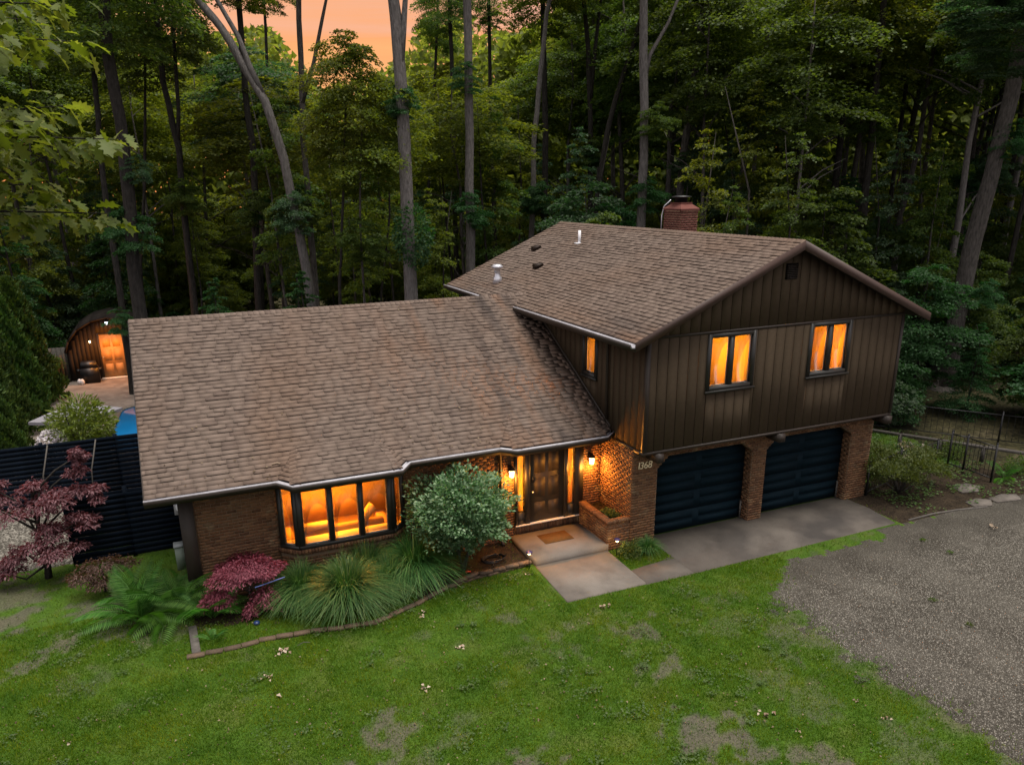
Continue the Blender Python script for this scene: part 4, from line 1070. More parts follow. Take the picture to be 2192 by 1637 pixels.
# pink weeping maple
def dome(seed,n,rx,rz,ls,skirt=.0,w=.10,hang=.9):
    rs=np.random.RandomState(seed); u=unit(n,rs); u[:,2]=np.abs(u[:,2])-skirt*rs.rand(n)
    az=np.arctan2(u[:,1],u[:,0]); lump=1+.16*np.sin(az*3+seed)+.10*np.sin(az*7+2)+.12*np.sin(u[:,2]*9+az*2)
    rr=rs.rand(n)**.28*lump
    P=np.stack([u[:,0]*rx*rr,u[:,1]*rx*rr,u[:,2]*rz*rr],-1)
    D=np.stack([u[:,0],u[:,1],-hang+0*u[:,0]],-1)+rs.normal(size=(n,3))*.35
    Nn=u+rs.normal(size=(n,3))*.4+[0,0,.6]
    return leaves(P,D,Nn,ls*rs.uniform(.7,1.3,n),w)
def clusters(parts,mat,name='foliage'):
    VV=[];FF=[];b=0
    for (V,F),loc in parts:
        VV.append(V+np.array(loc)); FF.append(F+b); b+=len(V)
    return mesh_np(name,np.concatenate(VV),np.concatenate(FF),mat)
cr=clusters([(dome(3,6500,.68,.27,.065,.12,.16,.4),(0,.1,.86)),(dome(4,1700,.34,.28,.06,.5,.16,.5),(-.60,-.05,.42)),(dome(5,1500,.32,.32,.06,.6,.16,.5),(.34,-.30,.36)),(dome(6,900,.24,.24,.06,.6,.16,.5),(.62,-.1,.34)),(dome(8,450,.15,.22,.06,.8,.16,.5),(-.05,-.42,.20))],M['leaf_pink'])
mb=MB(); mb.tube([(0,-.12,0),(.05,-.1,.25),(.0,.02,.45),(.1,.1,.75)],[.035,.03,.026,.015],7)
for a in range(6): mb.tube([(.02,0,.40),(.25*math.cos(a),.2*math.sin(a),.65),(.5*math.cos(a),.4*math.sin(a),.62)],[.016,.012,.006],5)
plant('weeping_maple','low pink weeping maple with a domed crown in the flower bed','maple',(-9.62,1.28,0),mb,cr,M['bark_mid'],sc=1.08,tname='trunk',cname='crown')
mb=MB(); mb.tube([(-.33,0,.63),(.33,.05,.72)],.014,8); mb.obj('garden_pole',plain('blue plastic',(.10,.14,.34),.4),None,label='short blue pole lying across the pink weeping maple',category='pole').location=(-9.18,.78,.16)
mb=MB(); mb.lathe([(.02,-.03),(.06,-.02),(.075,.02),(.05,.05),(0,.055)],(0,0,0),10); mb.obj('garden_ball',plain('blue glazed clay',(.012,.03,.10),.3),None,label='small dark blue ornament on the bed below the pink maple',category='ornament').location=(-9.58,.55,.03)
# red maple in tiers
tr_=random.Random(3)
tiers=[((-1.02,.1,1.80),.62,.13),((-.25,.0,1.62),.70,.14),((.55,-.1,1.75),.55,.12),((.78,.1,2.25),.26,.12),((.98,0,2.58),.18,.10),((.25,-.2,1.10),.62,.13),((.85,-.2,1.28),.38,.11),((-.30,-.3,.80),.45,.14),((.40,-.4,.72),.50,.14),((-.75,-.2,.38),.42,.14),((.0,.1,2.05),.30,.12),((-1.40,.1,2.0),.28,.11),((1.05,.0,1.75),.30,.09),((-.65,.1,2.08),.26,.1)]
cl=[]
for i,(c,r,h) in enumerate(tiers):
    for k in range(5):
        a=tr_.uniform(0,6.28); q=r*tr_.uniform(.2,.75); rr_=r*tr_.uniform(.32,.58)
        cl.append((dome(20+i*7+k,int(1500*rr_*rr_)+70,rr_,h*tr_.uniform(.7,1.5),.085,.5,.20,.35),(c[0]+q*math.cos(a),c[1]+q*math.sin(a)*.8,c[2]+tr_.uniform(-.16,.12))))
cr=clusters(cl,M['leaf_red'])
mb=MB(); mb.tube([(0,0,0),(.04,0,.4),(-.05,0,.9),(.05,0,1.4),(.15,0,1.9)],[.075,.06,.05,.035,.02],8)
for (c,r,h) in tiers: mb.tube([(.0,0,max(.3,c[2]-.75)),(c[0]*.5,c[1]*.5,c[2]-.28),(c[0],c[1],c[2])],[.03,.02,.01],5)
plant('japanese_maple','tall red maple with tiered crown in front of the navy fence','maple',(-14.1,5.0,0),mb,cr,M['bark_dark'],sc=1.2,tname='trunk',cname='crown')
cr=clusters([(dome(50+i,700,r,.18,.07,.6,.2,.35),c) for i,(c,r) in enumerate([((0,0,.72),.48),((-.4,-.1,.52),.36),((.4,.1,.60),.38),((0,-.3,.38),.3)])],M['leaf_brown'])
mb=MB(); mb.tube([(0,0,0),(.04,0,.3),(0,0,.7)],[.03,.025,.012],6)
plant('japanese_maple','small brownish red maple low behind the ferns','maple',(-12.75,3.6,0),mb,cr,M['bark_dark'],tname='trunk',cname='crown')
# grey green shrub by the bay
rs=np.random.RandomState(5)
n=13000; u=unit(n,rs); u[:,2]=u[:,2]*.9+.12; az=np.arctan2(u[:,1],u[:,0])
lump=1+.12*np.sin(az*5+1)+.13*np.sin(u[:,2]*11+az*3)+.12*np.sin(az*9+u[:,2]*6)+.16*np.maximum(0,np.sin(az*13+u[:,2]*17))
rr=rs.rand(n)**.25*lump
P=np.stack([u[:,0]*.98*rr,u[:,1]*.92*rr,1.28+u[:,2]*.86*rr],-1); low=P[:,2]<.95; P[low,:2]*=(.62+.4*np.clip(P[low,2:3]-.35,0,1))
D=np.stack([u[:,0],u[:,1],.5+.2*u[:,2]],-1)+rs.normal(size=(n,3))*.4; Nn=np.stack([u[:,0]*.4,u[:,1]*.4,1+0*az],-1)+rs.normal(size=(n,3))*.3
V,F=leaves(P,D,Nn,.085*rs.uniform(.7,1.3,n),.30)
cr=mesh_np('foliage',V,F,M['leaf_shrub'])
mb=MB()
for a in range(7): mb.tube([(0.03*math.cos(a),.03*math.sin(a),-.02),(.18*math.cos(a*2),.18*math.sin(a*2),.6),(.5*math.cos(a*2.3),.5*math.sin(a*2.3),1.3)],[.028,.022,.010],6)
plant('shrub','big round grey green shrub between bay window and front door','shrub',(-4.52,1.05,0),mb,cr,M['bark_mid'],sc=1.16,tname='stem')
# small green shrub by the right path light, planter plant, bush in the right yard
def ball(seed,n,r,h,ls,w=.32): 
    rs=np.random.RandomState(seed); u=unit(n,rs); u[:,2]=np.abs(u[:,2]); az=np.arctan2(u[:,1],u[:,0])
    rr=rs.rand(n)**.35*(1+.18*np.sin(az*4+seed)+.15*np.sin(u[:,2]*8+az*3))
    P=np.stack([u[:,0]*r*rr,u[:,1]*r*rr,.02+u[:,2]*h*rr],-1); D=u+rs.normal(size=(n,3))*.5+[0,0,.3]; Nn=rs.normal(size=(n,3))*.5+[0,0,1]
    return leaves(P,D,Nn,ls*rs.uniform(.7,1.3,n),w)
t=thing('shrub','small bright green shrub by the right path light below the planter','shrub',(-.28,-.02,0)); link('foliage',clusters([(ball(1,900,.32,.36,.055),(0,0,0)),(ball(2,500,.22,.28,.05),(.22,.12,0))],M['leaf_bush']),t)
t=thing('planter_plant','little green plant growing in the brick planter','plant',(-.30,.95,.68)); link('foliage',clusters([(ball(3,420,.2,.2,.06),(0,0,0)),(ball(4,200,.14,.14,.05),(.02,.28,0))],M['leaf_bush']),t)
rs=np.random.RandomState(9); mb=MB(); cl=[]
for k in range(16):
    a=k*2.4; r=.25+.75*rs.rand(); h=.35+.75*rs.rand(); c=(r*math.cos(a)*1.25,r*math.sin(a)*.8,h); mb.tube([(0,0,0),(c[0]*.5,c[1]*.5,h*.6),c],[.02,.014,.006],5); cl.append((ball(60+k,620,.36,.26,.055),(c[0],c[1],c[2]-.1)))
plant('shrub','loose light green bush in the mulch right of the garage','shrub',(9.55,.15,0),mb,clusters(cl,M['leaf_bush']),M['bark_mid'],sc=1.2)
cl=[(ball(90+k,380,.3,.22,.055),(.3*math.cos(k*2),.25*math.sin(k*2),.6+.1*k)) for k in range(5)]
mb=MB(); mb.tube([(0,0,0),(.05,.05,.5),(0,0,1.0)],[.02,.015,.008],5)
plant('shrub','pale leaved bush behind the light green one near the black fence','shrub',(10.75,.75,0),mb,clusters(cl,M['leaf_pale']),M['bark_mid'])
for i,(x,y,r,h,m,lab) in enumerate([(9.1,2.6,.55,.5,'leaf_green','low green bush on the grass just behind the garage corner'),(11.6,2.5,.6,.55,'leaf_bush','low light green bush in front of the grey rail'),(13.9,1.7,.5,.6,'leaf_bush','low bush right of the open black gate'),(14.6,-.3,.55,.5,'leaf_green','low green bush at the right edge beside the bright fern')]):
    t=thing('shrub',lab,'shrub',(x,y,0),'low bushes in the right yard'); mb=MB()
    for k in range(6): mb.tube([(0,0,0),(r*.5*math.cos(k),r*.5*math.sin(k),h*.7)],[.012,.005],4,False)
    mb.obj('stem',M['bark_mid'],t); link('foliage',clusters([(ball(300+i*3+k,420,r*.7,h,.06),(r*.5*math.cos(k*2.1),r*.4*math.sin(k*2.1),.05)) for k in range(3)],M[m]),t)
# fallen leaves on the lawn
def dead(seed):
    rs=np.random.RandomState(seed); n=rs.randint(4,9); P=np.zeros((n,3)); a=rs.rand(n)*6.28; P[:,0]=rs.normal(size=n)*.075;P[:,1]=rs.normal(size=n)*.075;P[:,2]=.045+rs.rand(n)*.05
    D=np.stack([np.cos(a),np.sin(a),rs.normal(size=n)*.35],-1); Nn=rs.normal(size=(n,3))*.4+[0,0,1]
    V,F=leaves(P,D,Nn,.10*rs.uniform(.6,1.25,n),.42,.28,.3); return mesh_np('fallen_leaves',V,F,M['dead_leaf'])
for i,(x,y,s,lab) in enumerate([(-9.2,-.88,1.2,'curled pale leaves on the grass just in front of the edging corner'),(-9.63,-1.62,1,'curled pale leaves on the grass, second clump out from the edging corner'),(-9.5,-2.34,1.1,'curled pale leaves on the open grass, third clump out from the edging corner'),(-6.09,-.62,1.1,'curled pale leaves beside the edging next to the largest grass'),
   (-5.79,-2.2,.9,'curled pale leaves in mid lawn straight below the grey green shrub'),(-6.92,-3.26,.9,'curled pale leaves in mid lawn between two darker patches'),(-5.36,-4.96,.6,'single pale leaf above the bare soil at the bottom of the lawn'),(-2.25,-2.04,1.2,'curled pale leaves just beyond the entry path'),
   (-1.45,-6.48,1.1,'large pale curled leaf on the grass by the biggest bare patch'),(.37,-7.5,.8,'pale leaves at the edge of the gravel, lowest in the lawn'),(.35,-6.9,.7,'pale leaf on the weedy gravel margin, upper of two'),(-13.1,-2.13,.7,'brown leaf on the grass near the left edge of the lawn'),(-2.87,-2.49,.55,'small pale leaf on the grass near the path corner'),(-1.3,-7.1,.7,'tan leaf on the grass below the large pale one'),(-3.1,.12,.7,'pale leaf on the grass by the left path light'),(-.85,-2.75,.6,'small pale leaf near the oval bare patch')]):
    t=link('fallen_leaves',dead(i),None,(x,y,0),label=lab,category='fallen leaves',group='fallen leaves on the lawn'); t.scale=(s*.8,s*.8,s*.7)
mb=MB(); mb.tube([(0,0,.03),(.14,.05,.05),(.27,.02,.03)],.008,5); mb.obj('twig',M['wood_rail'],None,label='short bare twig lying on the grass by the edging',category='twig').location=(-8.9,-.75,.02)
mb=MB(); mb.tube([(0,0,.02),(.12,.02,.03),(.18,-.05,.03)],[.02,.018,.012],6); o=mb.obj('twig',M['dead_leaf'],None,label='pale stub of twig lying on the shingles left of the bay hip',category='twig'); o.location=(-8.75,1.95,zlow(1.95)+.02)
WE=[]
for i in range(6):
    x=R.uniform(2.2,8); y=R.uniform(-8,-2.3)
    WE.append((math.hypot(x-7.6,y+1.4),i,x,y))
ORD=['first','second','third','fourth','fifth','sixth','seventh','eighth','ninth','tenth','eleventh','twelfth','thirteenth','fourteenth','fifteenth','sixteenth']
for k,(d,i,x,y) in enumerate(sorted(WE)):
    link('weed',mesh_np('weed',*ball(200+i,50,.08,.04,.04),M['leaf_green']),None,(x,y,-.01),label='small green weed in the gravel, %s closest to the far corner of the garage apron'%ORD[k],category='weed',group='weeds in the gravel')

# loose litter and clover: nobody could count them
n=2600; x=NR.uniform(-15,5,n); y=NR.uniform(-9.5,2,n); c=cat_of(x,y); k=((c==LAWN)|(NR.rand(n)<.35))&~((x>-2.95)&(x<7.9)&(y>-1.55))&~((x>-10.8)&(y>1.6)); x=x[k];y=y[k];n=len(x)
a=NR.rand(n)*6.28; V,F=leaves(np.stack([x,y,.03+NR.rand(n)*.03],-1),np.stack([np.cos(a),np.sin(a),NR.normal(size=n)*.25],-1),NR.normal(size=(n,3))*.4+[0,0,1],NR.uniform(.02,.055,n),.38,.25,.2)
link('leaf_litter',mesh_np('leaf_litter',V,F,M['litter']),None,kind='stuff')
n=420; cx=NR.uniform(-15,2.5,n); cy=NR.uniform(-9.5,1.5,n); k=(cat_of(cx,cy)==LAWN)&~((cx>-2.95)&(cy>-1.6))&(fbm(cx*.8,cy*.8,5)>.5); cx=cx[k];cy=cy[k]
r=NR.uniform(.08,.28,len(cx)); m_=26; x=np.repeat(cx,m_)+NR.normal(size=len(cx)*m_)*np.repeat(r,m_)*.6; y=np.repeat(cy,m_)+NR.normal(size=len(cx)*m_)*np.repeat(r,m_)*.6; n=len(x); a=NR.rand(n)*6.28
V,F=leaves(np.stack([x,y,.045+NR.rand(n)*.03],-1),np.stack([np.cos(a),np.sin(a),0*a+.1],-1),NR.normal(size=(n,3))*.3+[0,0,1],NR.uniform(.03,.06,n),.45)
link('clover',mesh_np('clover',V,F,M['clover']),None,kind='stuff')

n=5200; x=NR.uniform(7.9,15,n); y=NR.uniform(-1.45,6,n); k=(cat_of(x,y)!=GRAVEL)&(fbm(x*1.1,y*1.1,3)>.47)&~((x<8.6)&(y<.9)); x=x[k];y=y[k];n=len(x); a=NR.rand(n)*6.28
V,F=leaves(np.stack([x,y,.02+NR.rand(n)*.10],-1),np.stack([np.cos(a),np.sin(a),.2+0*a],-1),NR.normal(size=(n,3))*.35+[0,0,1],NR.uniform(.05,.12,n),.36)
link('ground_cover',mesh_np('ground_cover',V,F,M['clover']),None,kind='stuff')
n=260; x=NR.uniform(-11.3,-.4,n); y=np.where(NR.rand(n)<.55,1.6+NR.exponential(.35,n),NR.uniform(1.6,6.9,n)); y=np.minimum(y,6.9); a=NR.rand(n)*6.28; z=zlow(y)+.04
k=~(((x>-8.7)&(x<-5.6)|(x>-3.2))&(y<2.4)); x=x[k];y=y[k];z=z[k];a=a[k];n=len(x)
V,F=leaves(np.stack([x,y,z],-1),np.stack([np.cos(a),np.sin(a)*.87,np.sin(a)*.48],-1),NR.normal(size=(n,3))*.15+[0,-.48,.87],NR.uniform(.025,.07,n),.35,.2,.1)
link('roof_litter',mesh_np('roof_litter',V,F,M['litter']),None,kind='stuff')

# ------------------------------------------------------------------ left yard
def slat_fence(name,label,p0,p1,h,posts,slats,gap=.005,sw=.143,cat='fence',lift=.04):
    p0=Vector((*p0,0));p1=Vector((*p1,0));d=(p1-p0);L=d.length;d.normalize();n=Vector((-d.y,d.x,0))
    t=thing(name,label,cat,tuple(p0))
    for k in range(posts):
        mb=MB(); mb.obox(d*(L*k/(posts-1))+n*.06+Vector((0,0,h/2)),d,n,(0,0,1),.05,.05,h/2+.02); mb.obj('post',M['navy_fence'],t)
    for k in range(posts-1):
        for j in range(slats):
            z=lift+j*(sw+gap)+sw/2
            if z+sw/2>h+.02: break
            mb=MB(); mb.obox((0,0,0),d,n,(0,0,1),L/(posts-1)/2-.004,.006,sw/2); o=mb.obj('slat',M['navy_fence'],t)
            o.location=d*(L*(k+.5)/(posts-1))+Vector((0,0,z))+n*R.uniform(-.002,.002)
    return t
slat_fence('slat_fence','long navy fence of horizontal slats between side yard and pool',(-18.6,10.35),(-10.5,10.35),1.98,5,13)
slat_fence('slat_gate_fence','near navy slat fence running from the house corner to the red maple',(-13.52,5.42),(-10.72,5.42),1.93,3,13)
for x,y,lab in ((-14.35,10.25,'thin grey brace leaning on the navy fence behind the red maple'),(-13.05,10.25,'thin grey brace on the navy fence nearest the house')):
    mb=MB(); mb.tube([(0,0,1.95),(-.22,-.3,1.1),(-.3,-.42,.0)],.022,6); mb.obj('fence_brace',M['wood_rail'],None,label=lab,category='brace',group='braces on the navy fence').location=(x,y,0)
t=thing('electric_meter','grey electric meter with a round glass on the left wall under the eave','meter',(-10.72,4.6,1.55))
mb=MB(); mb.box(-.28,-.0,-.16,.16,-.2,.3); mb.obj('meter_box',M['galv'],t); mb=MB(); mb.tube([(-.14,-.16,.02),(-.14,-.26,.02)],.10,14); mb.obj('meter_glass',M['pvc'],t); mb=MB(); mb.tube([(-.08,0,-.2),(-.08,0,-1.5)],.03,6); mb.obj('conduit',M['galv'],t)
t=thing('utility_box','small pale green utility box at the foot of the left wall','utility box',(-10.98,4.2,0))
mb=MB(); mb.box(-.14,.14,-.14,.14,0,.62); mb.obj('cabinet',plain('pale green steel',(.22,.27,.22),.5),t); mb=MB(); mb.box(-.16,.16,-.16,.16,.62,.66); mb.obj('lid',plain('pale grey steel',(.22,.24,.24),.5),t)
# pool, parasol, shed
def rounded(pts,r=.9,n=6):
    o=[];m=len(pts)
    for i in range(m):
        a,b,c=(Vector((*pts[(i+k)%m],0)) for k in (-1,0,1)); u=(a-b).normalized();v=(c-b).normalized()
        for k in range(n+1):
            t=k/n; o.append((b+u*r*(1-t)**2+v*r*t**2)[:2])
    return o
PL=rounded([(-13.35,15.2),(-8,15.2),(-8,21.8),(-12.9,21.8)])
mb=MB(); mb.prism([(a,b,.0) for a,b in PL],(0,0,.012)); mb.obj('pool_water',M['pool'],**ST)
mb=MB(); 
for (a,b) in zip(PL,PL[1:]+PL[:1]):
    a=Vector((*a,0));b=Vector((*b,0));d=b-a
    if d.length<1e-4: continue
    d.normalize(); n=Vector((d.y,-d.x,0)); mb.prism([a-d*.02,b+d*.02,b+d*.02+n*.22,a-d*.02+n*.22],(0,0,.05))
mb.obj('pool_coping',M['concrete'],**ST)
t=thing('parasol','square grey garden parasol open beside the pool','parasol',(-13.85,13.5,0))
mb=MB(); mb.tube([(0,0,0),(0,0,2.35)],.025,8); mb.obj('pole',M['black'],t)
mb=MB(); c=[(-1.38,-.45,1.98),(-.35,-1.15,2.0),(1.45,-.40,2.0),(-.40,1.30,2.0)]; ap=(0,0,2.42)
c=[(-1.35,-.38,2.0),(.25,-1.3,2.0),(1.45,.25,2.0),(-.2,1.2,2.0)]
for i in range(4): 
    a,b=c[i],c[(i+1)%4]; mb.poly([a,b,ap]); mb.poly([a,b,(b[0],b[1],b[2]-.10),(a[0],a[1],a[2]-.10)])
mb.obj('canopy',M['canvas'],t)
mb=MB()
for p in c: mb.tube([(0,0,2.36),(p[0]*.97,p[1]*.97,p[2]-.02)],.010,5)
mb.obj('rib',M['black'],t)
# shed with a rounded gambrel roof
SX,SY=-13.45,28.6
t=thing('garden_shed','dark shed with rounded roof and lit tan door beyond the pool','shed',(SX,SY,0))
arch=[(-2.05,0),(-2.05,1.45),(-1.85,2.0),(-1.40,2.55),(-.75,2.92),(0,3.08),(.75,2.92),(1.40,2.55),(1.85,2.0),(2.05,1.45),(2.05,0)]
mb=MB(); mb.prism([(x,0,z) for x,z in arch],(0,3.2,0)); mb.obj('wall',M['shed_wall'],t)
k=-2.0
while k<2.0:
    f=lambda x:float(np.interp(x,[a for a,b in arch[1:-1]],[b for a,b in arch[1:-1]]))
    zz=min(f(k+.01),f(k+.19))-.02
    for (za,zb) in ([(0.02,zz)] if not(-.62<k+.1<.66) else [(2.34,zz)]):
        m2=MB(); m2.box(k+.006,k+.194,-.018,-.001,za,zb); m2.obj('wall_plank',M['shed_wall'],t)
    k+=.2
mb=MB()
for a,b in zip(arch[1:-2],arch[2:-1]):
    a=Vector((a[0],-.25,a[1]+.01));b=Vector((b[0],-.25,b[1]+.01)); mb.prism([a,b,b+Vector((b.x*.04,0,.08)),a+Vector((a.x*.04,0,.08))],(0,3.6,0))
mb.obj('roof',M['roof_felt'],t)
mb=MB(); mb.box(-.60,-.50,-.05,-.001,0,2.34); mb.box(.56,.66,-.05,-.001,0,2.34); mb.box(-.5,.56,-.05,-.001,2.26,2.34); mb.obj('door_frame',M['trim'],t)
mb=MB(); mb.box(-.495,.555,-.04,-.001,.06,2.255); dr=mb.obj('door',M['shed_door'],t)
for z0,z1 in ((.2,.75),(.9,1.5),(1.62,2.1)):
    for xa,xb in ((-.38,-.02),(.08,.44)): m2=MB(); m2.box(xa,xb,-.045,-.0405,z0,z1); m2.obj('door_panel',M['shed_door'],dr)
m2=MB(); m2.lathe([(.0,-.03),(.04,0),(.0,.03)],(-.42,-.09,1.1),8); m2.obj('door_knob',M['steel'],dr)
mb=MB(); mb.box(-.62,.68,-.30,-.051,0,.055); mb.obj('doorstep',M['whitepaint'],t)
for x,lab in ((-.92,'small lit lamp on the shed wall left of its door'),(.86,'small lit lamp on the shed wall right of its door')):
    q=thing('shed_lamp',lab,'wall lamp',(SX+x,SY-.02,1.95),'lamps either side of the shed door')
    mb=MB(); mb.box(-.05,.05,-.03,0,-.05,.12); mb.lathe([(.07,.07),(.03,.12),(0,.13)],(0,-.08,0),8); mb.obj('bracket',M['black'],q)
    mb=MB(); mb.lathe([(.03,-.05),(.045,.06)],(0,-.08,0),8); mb.obj('lamp_glass',M['lantern_glass'],q)
    d=bpy.data.lights.new('shed_light','POINT'); d.energy=60; d.color=(1,.31,.025); d.shadow_soft_size=.06; link('shed_light',d,q,(-x*.30,-1.0,-.05))
q=thing('flood_lamp','small white lamp high under the shed roof peak','lamp',(SX-.02,SY-.26,2.86)); mb=MB(); mb.lathe([(.0,-.07),(.07,-.04),(.07,.04),(0,.07)],(0,0,0),10); mb.obj('lamp_glass',glow('white lamp glass',(.8,.9,1),6),q); mb=MB(); mb.tube([(0,0,.05),(0,.25,.10)],.03,6); mb.obj('bracket',M['black'],q)
t=thing('covered_grill','black covered grill standing left of the shed door','grill',(-14.55,27.95,0))
mb=MB(); mb.prism([(-.42,-.3,.02),(.42,-.3,.02),(.42,.3,.02),(-.42,.3,.02)],(0,0,.75)); mb.prism([(-.42,-.3,.771),(.42,-.3,.771),(.32,-.1,1.08),(-.32,-.1,1.08)],(0,.3,0)); mb.obj('cover',plain('black vinyl cover',(.010,.010,.012),.4),t)
mb=MB(); mb.box(-.55,-.421,-.2,.2,.65,.70); mb.box(.421,.55,-.2,.2,.65,.70); mb.obj('shelf',M['black'],t)
for i,(x,y) in enumerate(((-15.05,27.7),(-14.93,27.6))):
    mb=MB(); mb.lathe([(.07,0),(.11,.05),(.11,.16),(.06,.26),(0,.28)],(0,0,0),10); mb.obj('flower_pot',M['pvc'],None,label=('pale pot at the shed corner beside the grill, taller of two','pale pot in front of its taller neighbour beside the grill')[i],category='pot',group='pots by the grill').location=(x,y,0)
mb=MB()
for k in range(3):
    m2=mb; m2.box(k*.42,k*.42+.4,0,.03,0,1.7)
o=MB(); t=thing('white_fence','pale plank fence panel left of the shed','fence',(-16.95,28.7,0))
for k in range(8):
    m2=MB(); m2.box(k*.2,k*.2+.19,0,.03,.05,1.75); m2.obj('plank',M['wood_rail'],t)
m2=MB(); m2.box(0,1.6,.031,.07,.3,.38); m2.box(0,1.6,.031,.07,1.3,1.38); m2.obj('rail',M['wood_rail'],t)
# plants behind the fence
rs=np.random.RandomState(31); n=5200
a=rs.rand(n)*6.283; tt=rs.rand(n); sp_=rs.rand(n)**.5
r=.95*sp_*(.35+.75*tt); P=np.stack([r*np.cos(a),r*np.sin(a),.5+2.55*tt*(1-.35*sp_**2)],-1)
D=np.stack([np.cos(a)*.6,np.sin(a)*.6,.7-.5*sp_],-1)+rs.normal(size=(n,3))*.35
V,F=leaves(P,D,rs.normal(size=(n,3))*.5+[0,0,1],.20*rs.uniform(.6,1.3,n),.09)
mb=MB()
for k in range(14): mb.tube([(.1*math.cos(k),.1*math.sin(k),0),(.35*math.cos(k*2.1),.35*math.sin(k*2.1),1.4),(.7*math.cos(k*2.1),.7*math.sin(k*2.1),2.6)],[.012,.010,.004],4,False)
plant('feathery_shrub','yellow green feathery shrub showing over the navy fence by the pool','shrub',(-13.5,11.6,0),mb,mesh_np('foliage',V,F,M['bamboo']),M['bark_mid'])
n=900; u=unit(n,rs); P=np.stack([u[:,0]*.42,u[:,1]*.4,1.55+u[:,2]*.55],-1)*np.array([1,1,1]); V,F=leaves(P,u+rs.normal(size=(n,3))*.5,u+rs.normal(size=(n,3))*.4,.10*rs.uniform(.6,1.3,n),.45)
mb=MB(); mb.tube([(0,0,0),(0,.02,.8),(.02,0,1.5)],[.03,.02,.01],5)
plant('flowering_shrub','white flowering shrub just behind the navy fence','shrub',(-14.35,11.2,0),mb,mesh_np('flowers',V,F,M['white_flower']),M['bark_mid'],cname='flowers')

# ------------------------------------------------------------------ right yard
def bar_fence(name,label,P,h,cat='fence',rails=(.12,.95),pk=.11):
    P=[Vector((*p,0)) for p in P]; t=thing(name,label,cat,tuple(P[0])); o=P[0]
    for p in P: mb=MB(); mb.obox(p-o+Vector((0,0,h/2)),(1,0,0),(0,1,0),(0,0,1),.024,.024,h/2+.04); mb.lathe([(.03,h+.04),(.034,h+.06),(.0,h+.09)],tuple(p-o),8); mb.obj('post',M['black'],t)
    for a,b in zip(P[:-1],P[1:]):
        for f in rails: mb=MB(); mb.tube([a-o+Vector((0,0,h*f)),b-o+Vector((0,0,h*f))],.019,6); mb.obj('rail',M['black'],t)
        d=b-a; k=int(d.length/pk)
        for i in range(1,k): mb=MB(); p=a+d*(i/k)-o; mb.tube([p+Vector((0,0,h*rails[0])),p+Vector((0,0,h*rails[-1]))],.009,4,False); mb.obj('picket',M['black'],t)
    return t
bar_fence('metal_fence','black metal fence from the garage corner to the gate',[(8.5,.45),(10.4,.95),(12.25,1.1)],1.05,pk=.15)
bar_fence('metal_gate','black metal gate standing open by the flagstones',[(12.95,1.15),(13.0,.62),(12.95,-.40)],1.25,'gate',pk=.13)
bar_fence('metal_fence','long black metal fence across the yard in front of the wood',[(12.6,7.6),(14.6,5.0),(16.8,2.1),(19.2,-.9)],1.15,pk=.2)
t=thing('rail_fence','low grey wooden rail along the lawn behind the black gate','rail',(12.4,4.3,0))
mb=MB(); mb.obox((1.35,-2.2,.55),(1.35,-2.2,0),(2.2,1.35,0),(0,0,1),1,.018,.05); mb.obj('rail',M['wood_rail'],t)
for k in range(5):
    f=k/4; mb=MB(); mb.box(f*2.7-.05,f*2.7+.05,-f*4.4-.05,-f*4.4+.05,0,.6); mb.obj('post',M['wood_rail'],t)
for i,(pts,lab) in enumerate([([(-.45,-.2),(.1,-.35),(.5,-.1),(.35,.28),(-.3,.25)],'grey flagstone nearest the light green bush'),([(-.4,-.15),(.15,-.3),(.5,.0),(.2,.25),(-.35,.2)],'grey flagstone lowest on the gravel edge'),([(-.55,-.12),(.3,-.28),(.55,.05),(.15,.25),(-.5,.2)],'long grey flagstone furthest right below the gate')]):
    mb=MB(); mb.prism([(a,b,0) for a,b in pts],(0,0,.05)); mb.obj('flagstone',M['stone'],None,label=lab,category='flagstone',group='flagstones by the gate').location=[(11.75,-.45,-.01),(11.05,-1.42,-.01),(12.1,-1.5,-.01)][i]
mb=MB(); mb.tube([(8.1,-1.43,.01),(9.1,-1.42,.02),(10.0,-1.5,.01),(11,-1.7,.0)],.035,6); mb.obj('edging_log',M['wood_rail'],None,label='thin dark log edging the gravel below the light green bush',category='edging')
o=link('fallen_leaves',dead(99),None,(9.7,-2.8,0),label='brown curled leaf lying on the far right of the gravel',category='fallen leaves')
# things in the lit rooms
t=thing('sofa','tan sofa with its back to the bay window','sofa',(-7.1,3.2,.08))
mb=MB(); mb.box(-1.15,1.15,-.12,.12,.05,.78); mb.obj('backrest',M['sofa'],t); mb=MB(); mb.box(-1.15,1.15,.12,.85,.05,.42); mb.obj('seat',M['sofa'],t)
for s in (-1,1): mb=MB(); mb.box(s*1.26-.11,s*1.26+.11,-.12,.85,.05,.58); mb.obj('arm',M['sofa'],t)
for x,tz,lab in ((-.55,.0,'long cream cushion lying on the sofa back'),(.72,.9,'cream cushion standing tilted on the sofa')):
    mb=MB(); mb.obox((0,0,0),(1,0,0),(0,1,0),(0,0,1),.36 if tz==0 else .26,.14,.06 if tz==0 else .07); o=mb.obj('cushion',M['cream'],None,label=lab,category='cushion',group='cushions on the sofa'); o.location=(-7.1+x,3.2,.93 if tz==0 else 1.05); o.rotation_euler.y=-tz
t=thing('armchair','tan armchair behind the left bay pane','armchair',(-8.75,3.1,.08)); mb=MB(); mb.box(-.3,.3,-.3,.3,.05,.42); mb.obj('seat',M['sofa'],t); mb=MB(); mb.box(-.3,.3,-.42,-.3,.05,.85); mb.obj('backrest',M['sofa'],t)
